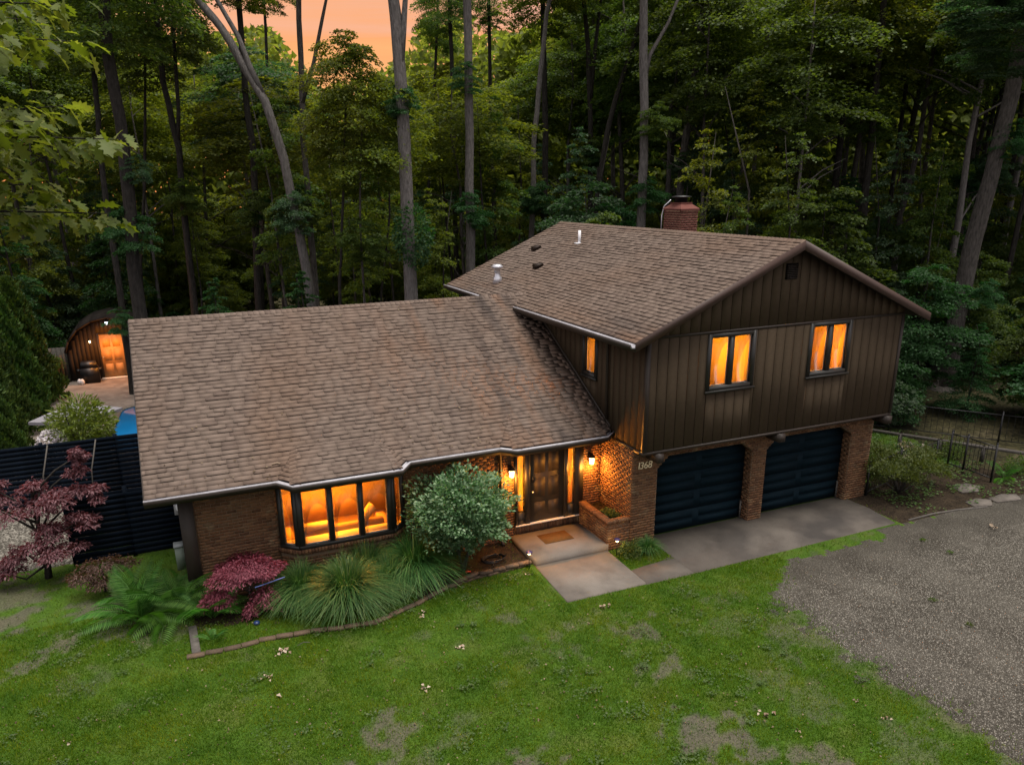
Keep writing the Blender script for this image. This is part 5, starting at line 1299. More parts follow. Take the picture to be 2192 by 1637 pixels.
for x,lab in ((3.02,'pale curtain at the right side of the window nearer the corner'),(6.28,'pale curtain at the right side of the window under the gable slope')):
    t=thing('curtain',lab,'curtain',(x,.24,4.15),'curtains in the gable windows'); mb=MB()
    for k in range(12):
        a=-.08+k*.02; f=lambda q:.004*math.sin(q*40)
        mb.poly([(a,f(a),0),(a+.02,f(a+.02),0),(a+.02,f(a+.02),1.45),(a,f(a),1.45)])
    mb.obj('drape',M['sheer'],t,True)
t=thing('bed','wide bed with wooden headboard seen through the nearer gable window','bed',(2.3,2.6,2.95)); mb=MB(); mb.box(-.9,.9,1.3,1.38,0,1.25); mb.obj('headboard',M['room_lo'],t); mb=MB(); mb.box(-.88,.88,-.6,1.29,.1,.58); mb.obj('mattress',M['cream'],t)
t=thing('bookcase','tall shelf unit seen through the farther gable window','bookcase',(7.0,3.0,2.95)); mb=MB()
for k in range(5): mb.box(-.5,.5,-.15,.15,.25+k*.48,.29+k*.48)
mb.obj('shelf',M['whitepaint'],t); mb=MB(); mb.box(-.54,-.501,-.16,.16,0,2.3); mb.box(.501,.54,-.16,.16,0,2.3); mb.box(-.5,.5,.151,.17,0,2.3); mb.obj('frame',M['room_lo'],t)
t=thing('globe_lamp','glowing globe lamp hanging inside the farther gable window','lamp',(5.62,.95,5.2)); mb=MB(); mb.lathe([(0,-.09),(.06,-.06),(.09,0),(.06,.06),(0,.09)],(0,0,0),12); mb.obj('globe',glow('globe lamp',(1,.75,.35),4),t,True); mb=MB(); mb.tube([(0,0,.08),(0,0,.54)],.008,5); mb.obj('cord',M['black'],t)
# ------------------------------------------------------------------ forest
TR=[
('T1', 0.62, [(-1.0, 16.3, 0.0), (-1.0, 16.3, 4.7), (-1.0, 16.3, 11.0), (-1.0, 16.4, 14.5), (-1.1, 16.4, 16.0), (-1.4, 16.5, 25.0)]),
('T1b', 0.3, [(-1.0, 16.3, 13.5), (-0.8, 16.3, 15.0), (-0.7, 16.2, 16.0), (-0.2, 16.0, 22.0)]),
('T2', 0.5, [(3.1, 20.0, 0.0), (3.1, 20.0, 5.3), (3.2, 20.0, 11.2), (3.3, 20.0, 17.0), (3.3, 19.9, 27.0)]),
('T3', 0.5, [(-4.1, 20.9, 0.0), (-4.5, 21.1, 5.9), (-5.0, 21.3, 10.5), (-5.5, 21.5, 12.8), (-6.1, 21.8, 13.9), (-6.9, 22.1, 15.6), (-7.7, 22.5, 16.7), (-10.0, 23.4, 21.0)]),
('T3b', 0.28, [(-5.5, 21.5, 12.8), (-6.0, 21.7, 14.2), (-6.3, 21.9, 15.3), (-7.0, 22.1, 16.7), (-8.1, 22.6, 20.0)]),
('T4', 0.34, [(-3.8, 23.0, 0.0), (-3.8, 23.0, 5.7), (-3.8, 23.0, 11.4), (-3.6, 22.9, 14.8), (-3.5, 22.8, 17.0), (-3.1, 22.7, 24.0)]),
('T4b', 0.2, [(-3.7, 22.9, 12.9), (-3.1, 22.7, 14.5), (-2.6, 22.5, 16.3), (-2.4, 22.4, 17.0), (-1.2, 21.9, 22.0)]),
('T5', 0.56, [(-11.7, 18.8, 0.0), (-11.5, 18.7, 6.4), (-11.3, 18.6, 9.1), (-11.2, 18.5, 11.7), (-11.3, 18.6, 14.0), (-11.1, 18.5, 15.7), (-10.8, 18.3, 22.0)]),
('T6', 0.42, [(-6.3, 26.2, 0.0), (-6.1, 26.1, 5.6), (-5.7, 26.0, 11.1), (-5.8, 26.0, 13.6), (-5.7, 26.0, 16.3), (-5.6, 25.9, 20.0)]),
('T7', 0.38, [(-9.3, 27.5, 0.0), (-9.2, 27.4, 6.8), (-9.0, 27.4, 11.1), (-9.3, 27.5, 14.0), (-9.2, 27.5, 17.5), (-9.1, 27.4, 22.0)]),
('T7b', 0.22, [(-9.0, 27.4, 11.5), (-8.8, 27.3, 12.8), (-8.5, 27.2, 17.5), (-8.4, 27.1, 21.0)]),
('T9', 0.16, [(-3.8, 18.6, 0.0), (-3.5, 18.5, 5.3), (-3.2, 18.4, 8.3), (-2.9, 18.2, 11.5), (-2.8, 18.2, 13.0)]),
('T10', 0.14, [(-2.6, 18.1, 0.0), (-2.6, 18.1, 4.7), (-2.5, 18.0, 9.3), (-2.2, 17.9, 12.0), (-2.2, 17.9, 12.0)]),
('T11', 0.34, [(5.2, 27.8, 0.0), (5.2, 27.8, 5.0), (5.3, 27.8, 13.2), (5.3, 27.8, 17.7), (5.3, 27.8, 20.0)]),
('T13', 0.32, [(8.9, 30.6, 0.0), (8.8, 30.6, 8.2), (8.7, 30.7, 16.2), (8.7, 30.7, 22.0)]),
('T14', 0.36, [(8.2, 24.4, 0.0), (8.4, 24.3, 6.4), (8.5, 24.2, 11.1), (8.7, 24.1, 13.8), (9.1, 24.0, 17.3), (9.2, 23.9, 18.1), (9.8, 23.7, 22.0)]),
('T15', 0.44, [(10.3, 26.7, 0.0), (10.3, 26.7, 6.7), (10.4, 26.7, 10.3), (10.4, 26.7, 12.9), (10.2, 26.8, 22.0)]),
('T16', 0.5, [(10.6, 16.8, 0.0), (10.6, 16.8, 7.3), (10.6, 16.8, 10.5), (10.5, 16.9, 13.5), (10.3, 16.9, 16.9), (9.9, 17.1, 25.0)]),
('T16b', 0.2, [(10.5, 16.9, 13.5), (10.7, 16.8, 14.7), (11.4, 16.5, 16.0), (11.7, 16.3, 16.9), (13.1, 15.7, 21.0)]),
('T17', 0.46, [(14.3, 19.6, 0.0), (14.6, 19.5, 8.8), (14.7, 19.4, 11.1), (14.9, 19.3, 13.5), (15.1, 19.2, 16.5), (15.3, 19.2, 17.7), (15.8, 18.9, 24.0)]),
('T18', 0.38, [(11.2, 24.2, 0.0), (12.5, 23.6, 11.4), (13.0, 23.4, 13.8), (13.8, 23.1, 16.3), (14.3, 22.8, 18.3), (15.0, 22.5, 22.0)]),
('T19', 0.36, [(13.0, 25.6, 0.0), (12.8, 25.6, 9.1), (12.7, 25.7, 13.2), (12.6, 25.8, 16.2), (12.3, 25.9, 18.7), (12.0, 26.0, 24.0)]),
('T19b', 0.26, [(12.7, 25.7, 13.6), (12.9, 25.6, 16.4), (13.1, 25.5, 18.7), (13.5, 25.4, 24.0)]),
('T20', 0.4, [(18.4, 20.0, 0.0), (18.6, 19.9, 6.5), (19.0, 19.8, 11.1), (19.1, 19.7, 13.2), (19.5, 19.5, 16.1), (19.7, 19.4, 18.0), (20.1, 19.3, 23.0)]),
('T21', 0.44, [(22.7, 17.1, 0.0), (22.8, 17.1, 5.6), (22.8, 17.1, 11.5), (22.8, 17.0, 14.3), (22.6, 17.1, 17.8), (22.4, 17.2, 24.0)]),
('T21b', 0.16, [(22.7, 17.1, 14.0), (22.0, 17.4, 15.9), (21.6, 17.6, 17.0), (21.6, 17.6, 17.0)]),
('T22', 0.42, [(22.0, 14.1, 0.0), (21.9, 14.1, 5.2), (21.8, 14.2, 10.1), (21.7, 14.2, 13.9), (21.6, 14.3, 17.2), (21.5, 14.4, 24.0)]),
('T23', 0.80, [(22.3, 8.6, 0.0), (22.3, 8.6, 0.1), (22.3, 8.6, 2.9), (22.4, 8.5, 6.6), (22.7, 8.4, 9.6), (23.0, 8.3, 12.5), (22.9, 8.3, 15.2), (22.9, 8.3, 21.0)]),
('T24', 0.5, [(27.8, 12.7, 0.0), (27.9, 12.7, 3.8), (28.1, 12.6, 7.4), (28.3, 12.5, 12.5), (28.4, 12.4, 16.1), (28.6, 12.4, 22.0)]),
('T25', 0.42, [(30.1, 15.0, 0.0), (30.1, 15.0, 7.9), (30.0, 15.0, 11.0), (29.8, 15.1, 14.5), (29.5, 15.2, 17.9), (29.2, 15.4, 23.0)]),
('T26', 0.3, [(22.8, 20.3, 0.0), (22.9, 20.3, 7.0), (23.0, 20.2, 11.5), (23.0, 20.2, 13.9), (23.0, 20.2, 20.0)]),
('T27', 0.3, [(29.7, 19.5, 0.0), (29.7, 19.5, 7.9), (29.7, 19.5, 11.5), (29.7, 19.5, 15.2), (29.6, 19.6, 22.0)]),
('T28', 0.3, [(28.8, 11.2, 0.0), (28.9, 11.2, 1.9), (29.0, 11.1, 6.2), (29.1, 11.1, 8.2), (29.4, 10.9, 20.0)]),
('T29', 0.3, [(-12.5, 24.5, 0.0), (-12.4, 24.5, 7.8), (-12.3, 24.4, 10.7), (-12.1, 24.4, 13.2), (-11.7, 24.2, 20.0)]),
('T30', 0.26, [(5.0, 34.4, 0.0), (5.2, 34.3, 4.6), (6.1, 34.0, 12.0), (6.7, 33.7, 20.0)]),
('T31', 0.26, [(-5.1, 36.6, 0.0), (-4.6, 36.4, 6.0), (-3.6, 35.9, 12.0), (-3.3, 35.8, 15.9), (-3.0, 35.7, 22.0)]),
('T32', 0.2, [(-12.1, 30.9, 0.0), (-11.5, 30.6, 5.6), (-10.8, 30.3, 9.4), (-9.7, 29.8, 17.0)]),
]
LAB={'T1':('tall grey trunk forking at the top of the picture, behind the low roof','bark_light'),
'T2':('straight pale trunk right of the forked grey one, behind the roof valley','bark_light'),
'T3':('pale trunk leaning far left with a second limb, behind the low roof','bark_light'),
'T4':('slim forked trunk close to the right of the leaning pale trunk','bark_mid'),
'T5':('thick dark trunk behind the shed side of the low roof','bark_dark'),
'T6':('dark trunk left of the leaning pale trunk','bark_dark'),
'T7':('twin stemmed dark tree right of the thick dark trunk','bark_dark'),
'T9':('thin curved sapling behind the middle of the low roof','bark_dark'),
'T10':('thin straight sapling left of the tall forked grey trunk','bark_mid'),
'T11':('narrow dark trunk left of the straight pale one','bark_dark'),
'T13':('narrow dark trunk right of the straight pale one','bark_dark'),
'T14':('slender pale trunk above the left slope of the upper roof','bark_light'),
'T15':('dark trunk tight beside the slender pale one above the upper roof','bark_dark'),
'T16':('pale trunk with a rising side limb, left of the chimney','bark_light'),
'T17':('dark trunk rising straight behind the chimney','bark_mid'),
'T18':('dark trunk leaning right, halfway between vent pipe and chimney','bark_dark'),
'T19':('close pair of dark stems left of the right leaning trunk','bark_dark'),
'T20':('brown trunk leaning right, first one right of the chimney','bark_mid'),
'T21':('dark trunk with a bare side limb over the gable peak','bark_dark'),
'T22':('dark trunk right of the gable peak, ivy grown at its foot','bark_dark'),
'T23':('huge leaning rough barked trunk at the right of the house','bark_mid'),
'T24':('dark trunk close behind the huge leaning one','bark_dark'),
'T25':('dark trunk left of the huge leaning one','bark_dark'),
'T26':('thin dark trunk behind the upper roof near the gable peak','bark_dark'),
'T27':('thin dark trunk deep in the wood left of the huge leaning one','bark_dark'),
'T28':('thin dark stem right of the huge leaning trunk','bark_dark'),
'T29':('dark trunk left of the thick dark one behind the shed','bark_dark'),
'T30':('thin trunk deep in the wood between the two tallest pale trunks','bark_dark'),
'T31':('thin trunk deep in the wood left of the leaning pale trunk','bark_dark'),
'T32':('thin pole of a tree beside the thick dark trunk','bark_dark')}
prof_round=lambda f:math.sin(math.pi*(.12+.82*f))**.7
prof_cone=lambda f:(1-f)*.95+.08
prof_wide=lambda f:(.55+.6*math.sin(math.pi*f))*(1-.35*f)
LS=.30
CT=[crown_mesh('crown',M['leaf_green'],100+i,0,10,4.0,56,400,.185,prof_round,droop=.5,w=.40)[0] for i in range(3)]     # high crowns, 10 m tall
CU=[crown_mesh('crown',M['leaf_green'],200+i,1.2,8.5,2.9,42,470,.15,prof_wide,droop=.35,w=.38)[0] for i in range(4)]    # understorey, 8.5 m tall
CS=[crown_mesh('crown',M['leaf_dark'],300+i,.2,3.0,1.9,26,430,.11,prof_wide,droop=.4,w=.38)[0] for i in range(3)]        # low bushes
CC=[crown_mesh('crown',M['leaf_dark'],400+i,.15,7,2.3,90,330,.12,prof_cone,rise=.05,droop=.32,w=.20,wid=.22,thick=.04)[0] for i in range(2)]   # hemlocks
def trunk_mesh(H,r,seed,lim=6):
    rr=random.Random(seed); mb=MB(); P=[(0,0,-.1)]+[(rr.uniform(-.15,.15)*k/3,rr.uniform(-.15,.15)*k/3,H*k/6) for k in range(1,7)]
    mb.tube(P,[r*1.25]+[r*(1-.13*k) for k in range(1,7)],8)
    for i in range(lim):
        f=rr.uniform(.3,.95); a=rr.uniform(0,6.28); L=H*.2*(1.2-f); p=Vector((0,0,H*f))
        mb.tube([p,p+Vector((L*.5*math.cos(a),L*.5*math.sin(a),L*.35)),p+Vector((L*math.cos(a),L*math.sin(a),L*.55))],[r*.3,r*.2,r*.06],5,False)
    return mb.mesh('trunk',M['bark_dark'],True)
TT=[trunk_mesh(20,.17,i,8) for i in range(3)]; TU=[trunk_mesh(8,.09,10+i,9) for i in range(3)]; TS=[trunk_mesh(2.6,.04,20+i,6) for i in range(2)]
def with_mat(o,m):
    o.material_slots[0].link='OBJECT'; o.material_slots[0].material=m
roots={}
for name,w,P in TR:
    base=Vector(P[0]) if not name.endswith('b') else None
    P=[Vector(p) for p in P]
    n=len(P); ztop=P[-1].z
    if base is not None:
        lab,bk=LAB[name]; t=thing('forest_tree',lab,'tree',tuple(base),'trunks of the wood behind the house'); roots[name]=(t,bk,base)
        rad=[w/2*(1.0-.45*max(0,(p.z)/ztop)) for p in P]; rad[0]*=1.12
        rs=random.Random(name); Q=[]; RR=[]
        for i in range(n-1):
            for k in range(3):
                f=k/3; q=P[i].lerp(P[i+1],f); Q.append(q-base+Vector((rs.uniform(-.03,.03),rs.uniform(-.03,.03),0))*(1 if i+k else 0)); RR.append((rad[i]*(1-f)+rad[i+1]*f)*rs.uniform(.96,1.04))
        Q.append(P[-1]-base); RR.append(rad[-1])
        mb=MB(); mb.tube([Q[0]-Vector((0,0,.2)),Q[0],Q[0].lerp(Q[1],.35)]+Q[1:],[RR[0]*1.9,RR[0]*1.45,RR[0]*1.12]+RR[1:],12); mb.obj('trunk',M[bk],t,True)
        big=name in ('T1','T2','T3','T5','T16','T17','T20','T21','T22','T23','T24','T25','T4','T7','T14','T15','T19')
        o=link('crown',CT[len(roots)%3],t); tp=P[-1]-base
        h0={'T1':19.5,'T2':20,'T3':18.5,'T4':18.5,'T16':19,'T14':18,'T11':17,'T6':18,'T31':19.5,'T30':19,'T13':18,'T7':15,'T15':17,'T17':17,'T18':17,'T19':18}.get(name,14.0)
        h0=min(h0,ztop-3)
        px=tp.x*min(1,(h0+4)/tp.z); py=tp.y*min(1,(h0+4)/tp.z)
        o.location=(px,py,h0); o.rotation_euler.z=rs.uniform(0,6.28); s=(1.0 if big else .72)*rs.uniform(.9,1.15)*(.62 if h0>16.5 else .85); o.scale=(s,s,s*.9)
        with_mat(o,M[rs.choice(['leaf_green','leaf_yellow','leaf_yellow','leaf_green'])])
        # a few leafy side sprays lower on the stem
        for k in range(2 if w>.3 else 1):
            o=link('side_spray',CS[rs.randrange(3)],t); f=rs.uniform(.30,.5); q=P[0].lerp(P[-1],f)-base; q=next((a.lerp(b,.5) for a,b in zip(P[:-1],P[1:]) if a.z<=ztop*f<=b.z),P[1])-base
            o.location=(q.x+rs.uniform(-.4,.4),q.y+rs.uniform(-.9,.2),q.z-1); o.rotation_euler.z=rs.uniform(0,6); s=rs.uniform(.35,.7); o.scale=(s,s,s); with_mat(o,M[rs.choice(['leaf_green','leaf_blue','leaf_dark'])])
    else:
        t,bk,b0=roots[name[:-1]]
        mb=MB(); mb.tube([p-b0 for p in P],[w/2*(1-.5*i/(n-1)) for i in range(n)],8); mb.obj('limb',M[bk],t,True)
SHORT={'T1':'forked grey trunk','T2':'straight pale trunk','T3':'leaning pale trunk','T5':'thick dark trunk by the shed','T9':'curved sapling','T7':'twin stemmed dark tree','T11':'narrow dark trunk','T14':'slender pale trunk','T16':'pale trunk left of the chimney','T17':'dark trunk behind the chimney','T20':'brown trunk right of the chimney','T21':'dark trunk over the gable','T23':'huge leaning trunk','T19':'pair of dark stems','T22':'ivy footed trunk'}
ORD=['first','second','third','fourth','fifth','sixth','seventh','eighth','ninth','tenth','eleventh','twelfth','thirteenth','fourteenth','fifteenth','sixteenth','seventeenth','eighteenth','nineteenth','twentieth']
TONE={'leaf_yellow':'yellow green','leaf_green':'mid green','leaf_dark':'deep green','leaf_blue':'bluish green','leaf_pale':'pale dapple painted'}
LABELS=[]
def later(t,p,kind,tone): LABELS.append((t,p,kind,tone))
def bearing(p):
    d=p-Vector((CAM[0],CAM[1],0)); return d.dot(RGT)/d.dot(FWD)
def give_labels():
    ref=sorted((bearing(roots[k][2]),v) for k,v in SHORT.items())
    cnt={}
    for t,p,kind,tone in sorted(LABELS,key=lambda q:bearing(q[1])):
        b=bearing(p); L=[r for r in ref if r[0]<b]
        where=('right of the '+L[-1][1]) if L else 'left of the '+ref[0][1]
        k=(kind,tone,where); cnt[k]=cnt.get(k,0)+1
        t['label']='%s %s, %s %s'%(TONE[tone],kind,ORD[min(19,cnt[k]-1)],where)
# helper to stand things by picture-independent bearings from the clearing
FWD=Vector((math.sin(yaw),math.cos(yaw),0)); RGT=Vector((math.cos(yaw),-math.sin(yaw),0))
def spot(D,lat): return Vector((CAM[0],CAM[1],0))+FWD*D+RGT*lat
# skyline: how high the wood reaches at each bearing (tangent of lateral angle -> tangent of elevation)
SKX=[-.9,-.56,-.42,-.385,-.33,-.27,-.235,-.21,-.155,-.115,-.09,-.03,.02,.065,.10,.19,.35,.7,.9]
SKY=[.31,.28,.23,.175,.18,.19,.15,.115,.13,.15,.19,.195,.175,.205,.265,.32,.35,.37,.37]
def sky_h(D,lat): return CAM[2]+D*float(np.interp(lat/D,SKX,SKY))
rr=random.Random(2024)
placed=[roots[k][2] for k in roots]
def clear(p,d): return all((p-q).length>d for q in placed)
SEE=[('T1',.02),('T2',.018),('T3',.022),('T16',.02),('T17',.018),('T4',.014),('T14',.014)]
def hides(p):
    d=p-Vector((CAM[0],CAM[1],0)); D_=d.dot(FWD); b=d.dot(RGT)/D_
    if D_<36 and .52<b<.70: return True
    for k,w_ in SEE:
        q=roots[k][2]-Vector((CAM[0],CAM[1],0)); 
        if D_<q.dot(FWD) and abs(b-q.dot(RGT)/q.dot(FWD))<w_*2: return True
    return False
def inside_yard(p): return hides(p) or (-19<p.x<10.5 and p.y<13.8) or (-17.5<p.x<-6.5 and p.y<33) or (p.y<4 and p.x<20) or (p.x<14 and p.y<9)
# tall trees
n=0; tries=0
while n<58 and tries<6000:
    tries+=1; D=rr.uniform(38,58); lat=rr.uniform(-.78,.80)*D; p=spot(D,lat)
    if inside_yard(p) or not clear(p,2.6): continue
    if rr.random()<(.7 if lat/D<.06 else .25): continue
    H=sky_h(D,lat)*rr.uniform(.82,.99)
    if H<8: continue
    H=min(H,30); placed.append(p); n+=1
    t=thing('forest_tree','slender tree standing deep in the wood behind the house','tree',tuple(p),'slender trees filling the wood')
    s=H/21; o=link('trunk',TT[n%3],t); o.scale=(s*rr.uniform(.8,1.5),)*2+(s,); with_mat(o,M[rr.choice(['bark_dark','bark_mid','bark_light','bark_mid'])]); o.rotation_euler=(rr.uniform(-.05,.05),rr.uniform(-.05,.05),rr.uniform(0,6))
    far=D>50
    o=link('crown',CT[n%3],t); hh=H*rr.uniform(.32,.46); o.location=(0,0,H-hh); k=rr.uniform(.75,1.1); o.scale=(k,k,hh/10.6); o.rotation_euler.z=rr.uniform(0,6.28)
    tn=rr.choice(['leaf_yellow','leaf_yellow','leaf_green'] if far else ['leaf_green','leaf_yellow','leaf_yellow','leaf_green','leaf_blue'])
    if lat/D>.08 and tn=='leaf_yellow': tn='leaf_green'
    with_mat(o,M[tn]); later(t,p,'slender tree',tn)
# understorey
n=0; tries=0
while n<72 and tries<6000:
    tries+=1; D=rr.uniform(35,57); lat=rr.uniform(-.78,.80)*D; p=spot(D,lat)
    if -.34<lat/D<.10 and (D<50 or rr.random()<.5): continue
    if inside_yard(p) or not clear(p,1.7): continue
    placed.append(p); n+=1; s=rr.uniform(.45,1.05)*(1.15 if lat/D>.06 else .85)
    s=min(s,sky_h(D,lat)/10)
    t=thing('understorey_tree','young leafy tree growing below the tall trunks of the wood','tree',tuple(p),'young trees under the tall ones')
    o=link('trunk',TU[n%3],t); o.scale=(s,s,s); 
    o=link('crown',CU[n%4],t); o.scale=(s*rr.uniform(.85,1.2),)*2+(s,); o.rotation_euler.z=rr.uniform(0,6.28)
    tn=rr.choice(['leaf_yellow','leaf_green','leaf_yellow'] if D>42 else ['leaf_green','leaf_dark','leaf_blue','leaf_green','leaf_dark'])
    if lat/D>.08 and tn=='leaf_yellow': tn='leaf_green'
    with_mat(o,M[tn]); later(t,p,'young tree',tn)
# yellow young trees deeper in, leaf colour standing in for the lit glow
n=0; tries=0
while n<34 and tries<6000:
    tries+=1; D=rr.uniform(50,61); lat=rr.uniform(-.48,.16)*D; p=spot(D,lat)
    if inside_yard(p) or not clear(p,1.5): continue
    placed.append(p); n+=1; s=rr.uniform(.7,1.15); s=min(s,sky_h(D,lat)/10.5)
    t=thing('understorey_tree','young tree','tree',tuple(p),'young trees under the tall ones'); o=link('trunk',TU[n%3],t); o.scale=(s,s,s)
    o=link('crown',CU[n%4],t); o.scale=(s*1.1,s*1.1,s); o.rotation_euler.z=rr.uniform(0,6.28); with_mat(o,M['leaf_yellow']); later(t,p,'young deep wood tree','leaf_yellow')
# thin poles of saplings
TP=[]
for i in range(3):
    r3=random.Random(50+i); mb=MB(); mb.tube([(0,0,-.1),(r3.uniform(-.2,.2),r3.uniform(-.2,.2),4),(r3.uniform(-.5,.5),r3.uniform(-.5,.5),8),(r3.uniform(-.9,.9),r3.uniform(-.9,.9),12)],[.085,.07,.05,.015],7); TP.append(mb.mesh('trunk',M['bark_mid'],True))
CP=[crown_mesh('crown',M['leaf_green'],500+i,4.5,12.1,1.7,34,190,.13,prof_wide,droop=.4,w=.38)[0] for i in range(2)]
n=0; tries=0
while n<64 and tries<6000:
    tries+=1; D=rr.uniform(33,58); lat=rr.uniform(-.6,.66)*D; p=spot(D,lat)
    if inside_yard(p) or not clear(p,1.0): continue
    placed.append(p); n+=1; s=rr.uniform(.7,1.2); s=min(s,sky_h(D,lat)/13.5)
    t=thing('sapling','sapling','tree',tuple(p),'thin saplings among the trunks'); o=link('trunk',TP[n%3],t); o.scale=(s*.9,s*.9,s); o.rotation_euler=(rr.uniform(-.08,.08),rr.uniform(-.08,.08),rr.uniform(0,6)); with_mat(o,M[rr.choice(['bark_mid','bark_dark'])])
    o=link('crown',CP[n%2],t); o.scale=(s,s,s); o.rotation_euler.z=rr.uniform(0,6.28); tn=rr.choice(['leaf_green','leaf_yellow','leaf_blue']); with_mat(o,M[tn]); later(t,p,'thin sapling',tn)
# low bushes behind the house, some with sun-dapple highlights painted as pale leaves
n=0; tries=0
while n<90 and tries<6000:
    tries+=1; D=rr.uniform(28,60); lat=rr.uniform(-.75,.80)*D; p=spot(D,lat)
    if inside_yard(p) or not clear(p,1.1): continue
    placed.append(p); n+=1; s=rr.uniform(.5,1.15)*(.6 if -.34<lat/D<.10 else 1); pale=n%6==0 and D>36 and lat/D<.33
    t=thing('forest_bush','bush with painted pale dapples among the trees' if pale else 'low dark bush on the floor of the wood','bush',tuple(p),'bushes with painted pale dapples in the wood' if pale else 'low bushes in the wood')
    o=link('stem',TS[n%2],t); o.scale=(s,s,s); o=link('foliage',CS[n%3],t); o.scale=(s*1.2,s*1.2,s*(1.5 if pale else 1)); o.rotation_euler.z=rr.uniform(0,6.28)
    tn='leaf_pale' if pale else rr.choice(['leaf_dark','leaf_green','leaf_dark','leaf_blue']); with_mat(o,M[tn]); later(t,p,'woodland bush',tn)

give_labels()
# evergreens
EV=[(-5.2,18.4,.85,'leaf_dark','broad dark evergreen rising behind the middle of the low roof'),(-8.6,20.5,.8,'leaf_dark','dark evergreen behind the ridge near the shed'),(-12.8,34,1.3,'leaf_dark','dark evergreen directly behind the shed'),(-17.6,31,1.2,'leaf_dark','dark evergreen left of the shed'),(-19.5,25,1.15,'leaf_dark','dark evergreen beyond the arborvitae hedge'),(-16.6,35,1.3,'leaf_blue','bluish evergreen high behind the shed'),
 (26.5,12.5,.95,'leaf_dark','hemlock behind the huge leaning trunk'),(20.5,10.5,.75,'leaf_blue','bluish hemlock at the corner of the upper floor'),(28,3.0,1.1,'leaf_dark','tall hemlock right of the huge leaning trunk'),(18.2,12.8,.8,'leaf_dark','dark hemlock behind the right eave'),(24.5,1.0,.62,'leaf_dark','hemlock behind the black fence at the far right'),(16.5,8.3,.62,'leaf_blue','small bluish hemlock beside the upper floor wall'),(19.2,5.2,.55,'leaf_dark','small hemlock spreading over the black fence'),(30,8.5,1.4,'leaf_dark','tallest hemlock at the far right edge of the wood')]
for i,(x,y,s,m,lab) in enumerate(EV):
    t=thing('evergreen_tree',lab,'evergreen',(x,y,0),'evergreens at the edge of the wood'); o=link('trunk',TU[i%3],t); o.scale=(s,s,s*.85); o=link('crown',CC[i%2],t); o.scale=(s*1.15,s*1.15,s); o.rotation_euler.z=i; with_mat(o,M[m])
for i,(x,y,s,m,lab) in enumerate([(15.2,9.6,.72,'leaf_bush','leafy beech branching out past the right eave of the house'),(18.4,7.2,.70,'leaf_dark','deep green beech spreading between the house and the huge leaning trunk'),(21.6,4.2,.60,'leaf_green','leafy beech over the black fence right of the house'),(19.8,1.6,.45,'leaf_green','low leafy beech at the right edge above the gate')]):
    t=thing('understorey_tree',lab,'tree',(x,y,0),'beeches at the right of the house'); o=link('trunk',TU[i%3],t); o.scale=(s,s,s); o=link('crown',CU[i%4],t); o.scale=(s*1.25,s*1.25,s); o.rotation_euler.z=i*1.9; with_mat(o,M[m])
# arborvitae hedge
def arbor(seed):
    rs=np.random.RandomState(seed); n=9000; z=rs.rand(n)**1.25; a=rs.rand(n)*6.283; r=(1.15*(1-z)**.62+.04)*(.62+.42*rs.rand(n)**.5)*(1+.26*np.sin(a*4+z*11)*np.sin(z*19+a)+.14*np.sin(a*9+z*31))
    P=np.stack([r*np.cos(a),r*np.sin(a),.05+5.0*z],-1); D=np.stack([np.cos(a)*.6,np.sin(a)*.6,1+0*a],-1)+rs.normal(size=(n,3))*.35; Nn=np.stack([np.cos(a),np.sin(a),0*a],-1)+rs.normal(size=(n,3))*.5
    V,F=leaves(P,D,Nn,.20*rs.uniform(.6,1.3,n),.24); return mesh_np('foliage',V,F,M['arbor'])
AM=[arbor(1),arbor(2)]
for i,(x,y,s,lab) in enumerate([(-16.5,14.2,.80,'arborvitae at the near end of the hedge, cut by the left edge of the picture'),(-16.9,16.6,.88,'second arborvitae of the hedge by the parasol'),(-17.1,19.2,.95,'middle arborvitae of the hedge beyond the parasol'),(-17.0,22.0,1.05,'arborvitae of the hedge next to the far end'),(-16.9,24.8,1.1,'arborvitae at the far end of the hedge nearest the shed')]):
    t=thing('arborvitae',lab,'arborvitae',(x,y,0),'arborvitae hedge along the pool yard',i); t.scale=(s,s,s); mb=MB(); mb.tube([(0,0,-.05),(0,0,4.2)],[.07,.02],6); mb.obj('trunk',M['bark_mid'],t); link('foliage',AM[i%2],t)
# far wood: one mass nobody could count
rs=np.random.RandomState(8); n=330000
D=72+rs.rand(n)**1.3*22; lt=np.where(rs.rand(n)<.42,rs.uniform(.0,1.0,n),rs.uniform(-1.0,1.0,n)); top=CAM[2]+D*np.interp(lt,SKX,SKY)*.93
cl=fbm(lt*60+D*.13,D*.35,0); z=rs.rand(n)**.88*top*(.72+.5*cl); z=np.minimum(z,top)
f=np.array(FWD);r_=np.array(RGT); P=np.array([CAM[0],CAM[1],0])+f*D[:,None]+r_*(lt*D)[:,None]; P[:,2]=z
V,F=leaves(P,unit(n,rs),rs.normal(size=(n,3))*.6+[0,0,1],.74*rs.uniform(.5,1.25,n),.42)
link('far_woodland',mesh_np('far_woodland',V,F,M['leaf_far']),None,kind='stuff')
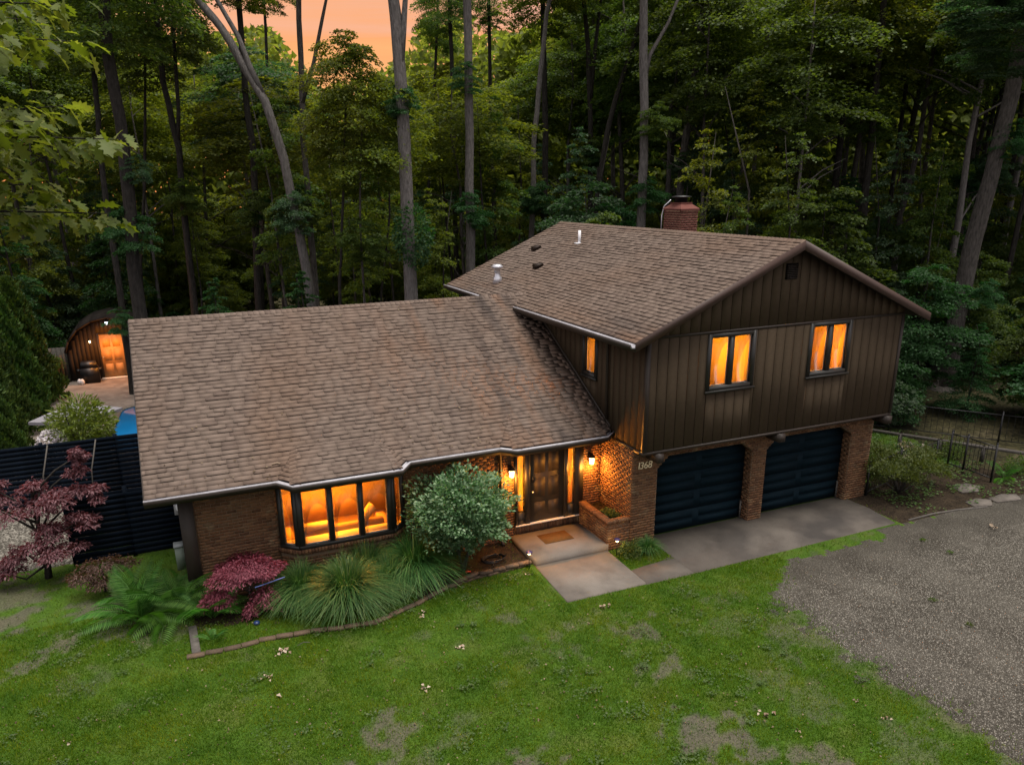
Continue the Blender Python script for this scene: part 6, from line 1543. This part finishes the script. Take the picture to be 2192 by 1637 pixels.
# broadleaf sprays hanging into the right of the picture from the huge leaning tree
t,bk,b0=roots['T23']
for k in range(9):
    p=spot(27+rr.uniform(-2,3),rr.uniform(14.5,20))+Vector((0,0,rr.uniform(12.3,18.5))); o=link('bough',CU[k%4],t); o.location=p-b0-Vector((0,0,2)); s=rr.uniform(.40,.6); o.scale=(s*1.25,s*1.25,s*.7); o.rotation_euler.z=rr.uniform(0,6.28); with_mat(o,M['leaf_blue'])
    q=Vector((0,0,min(19,p.z+1.5))); mb=MB(); mb.tube([q,(p-b0-Vector((0,0,-.8)))*.5+q*.5+Vector((0,0,.6)),p-b0+Vector((0,0,1))],[.10,.07,.02],6,False); mb.obj('limb',M['bark_mid'],t)
# ivy clump on the forked grey trunk and at the foot of another
for key,z,s in (('T1',7.3,1.0),('T22',1.2,1.0),('T16',4.3,.8)):
    t,bk,b0=roots[key]; n=1600; u=unit(n,rs); P=np.stack([u[:,0]*.85*rs.rand(n)**.4,u[:,1]*.85*rs.rand(n)**.4,u[:,2]*1.35*rs.rand(n)**.4],-1)*s
    V,F=leaves(P,u+[0,0,-.4],u+rs.normal(size=(n,3))*.4,.13*rs.uniform(.6,1.3,n),.42); o=link('ivy',mesh_np('ivy',V,F,M['leaf_dark']),t,(.15,-.2,z))
# oak beside the camera, its lobed leaves reaching into the top left of the picture
oak=thing('oak_tree','oak at the left whose lobed leafy branches hang into the top corner','tree',(-15.5,-4.6,0))
ob=Vector((-15.5,-4.6,0))
mb=MB(); mb.tube([(0,0,-.2),(.1,0,3),(.2,-.1,7),(.3,-.2,10),(.3,-.2,14)],[.34,.28,.24,.20,.12],12); mb.obj('trunk',M['bark_mid'],oak,True)
LOBE=[(0,0),(.10,.10),(.26,.09),(.30,.24),(.42,.13),(.56,.30),(.62,.15),(.80,.22),(.82,.08),(1.0,0)]
LV=[];LF=[]
def oak_leaf(p,d,nn,s):
    d=d.normalized(); sd=d.cross(nn).normalized(); nn=sd.cross(d); b=len(LV)
    for x,w in LOBE: LV.append(tuple(p+d*x*s-nn*x*x*s*.22))
    for sg in (1,-1):
        b2=len(LV)
        for x,w in LOBE[1:-1]: LV.append(tuple(p+d*x*s+sd*sg*w*s*1.15+nn*w*s*.22-nn*x*x*s*.22))
        m=len(LOBE)-2
        LF.append([b,b+1,b2] if sg==1 else [b+1,b,b2])
        for i in range(m-1):
            q=[b+1+i,b+2+i,b2+i+1,b2+i]; LF.append(q if sg==1 else q[::-1])
        q=[b+m,b+m+1,b2+m-1]; LF.append(q if sg==1 else q[::-1])
tips=[(-10.62,-7.28,9.62),(-10.84,-7.17,8.98),(-10.92,-7.17,10.42),(-11.1,-6.6,9.95),(-11.3,-7.2,9.25),(-11.35,-6.4,10.7),(-11.25,-7.4,9.75),(-11.5,-6.6,8.95),(-11.0,-6.1,10.9),(-11.45,-7.6,10.3),(-11.2,-7.1,11.1),(-11.7,-7.0,9.5),(-11.6,-6.2,9.9)]
rr2=random.Random(5)
mb=MB()
for ti,tp in enumerate(tips):
    tp=Vector(tp)-ob; st=Vector((.25,-.15,tp.z-.6+rr2.uniform(-.5,.3))); md=st.lerp(tp,.55)+Vector((0,0,.25))
    pts=[st,st.lerp(md,.5)+Vector((0,0,.1)),md,md.lerp(tp,.5)+Vector((0,0,.06)),tp]
    mb.tube(pts,[.05,.035,.022,.012,.004],6,False)
    for k in range(105):
        t_=1-.62*rr2.random()**1.2
        q=md.lerp(tp,(t_-.4)/.6) if t_>.4 else st.lerp(md,t_/.4)
        off=Vector((rr2.gauss(0,.20),rr2.gauss(0,.20),rr2.gauss(0,.11)))*(.35+.9*(1-t_)+.15)
        d=Vector((rr2.gauss(.5,.6),rr2.gauss(-.2,.6),rr2.gauss(-.35,.3)))
        oak_leaf(q+off,d,Vector((rr2.gauss(0,.4),rr2.gauss(0,.4),1)),rr2.uniform(.13,.24))
mb.obj('branch',M['bark_dark'],oak,True)
link('foliage',mesh_np('foliage',LV,LF,M['leaf_oak']),oak)
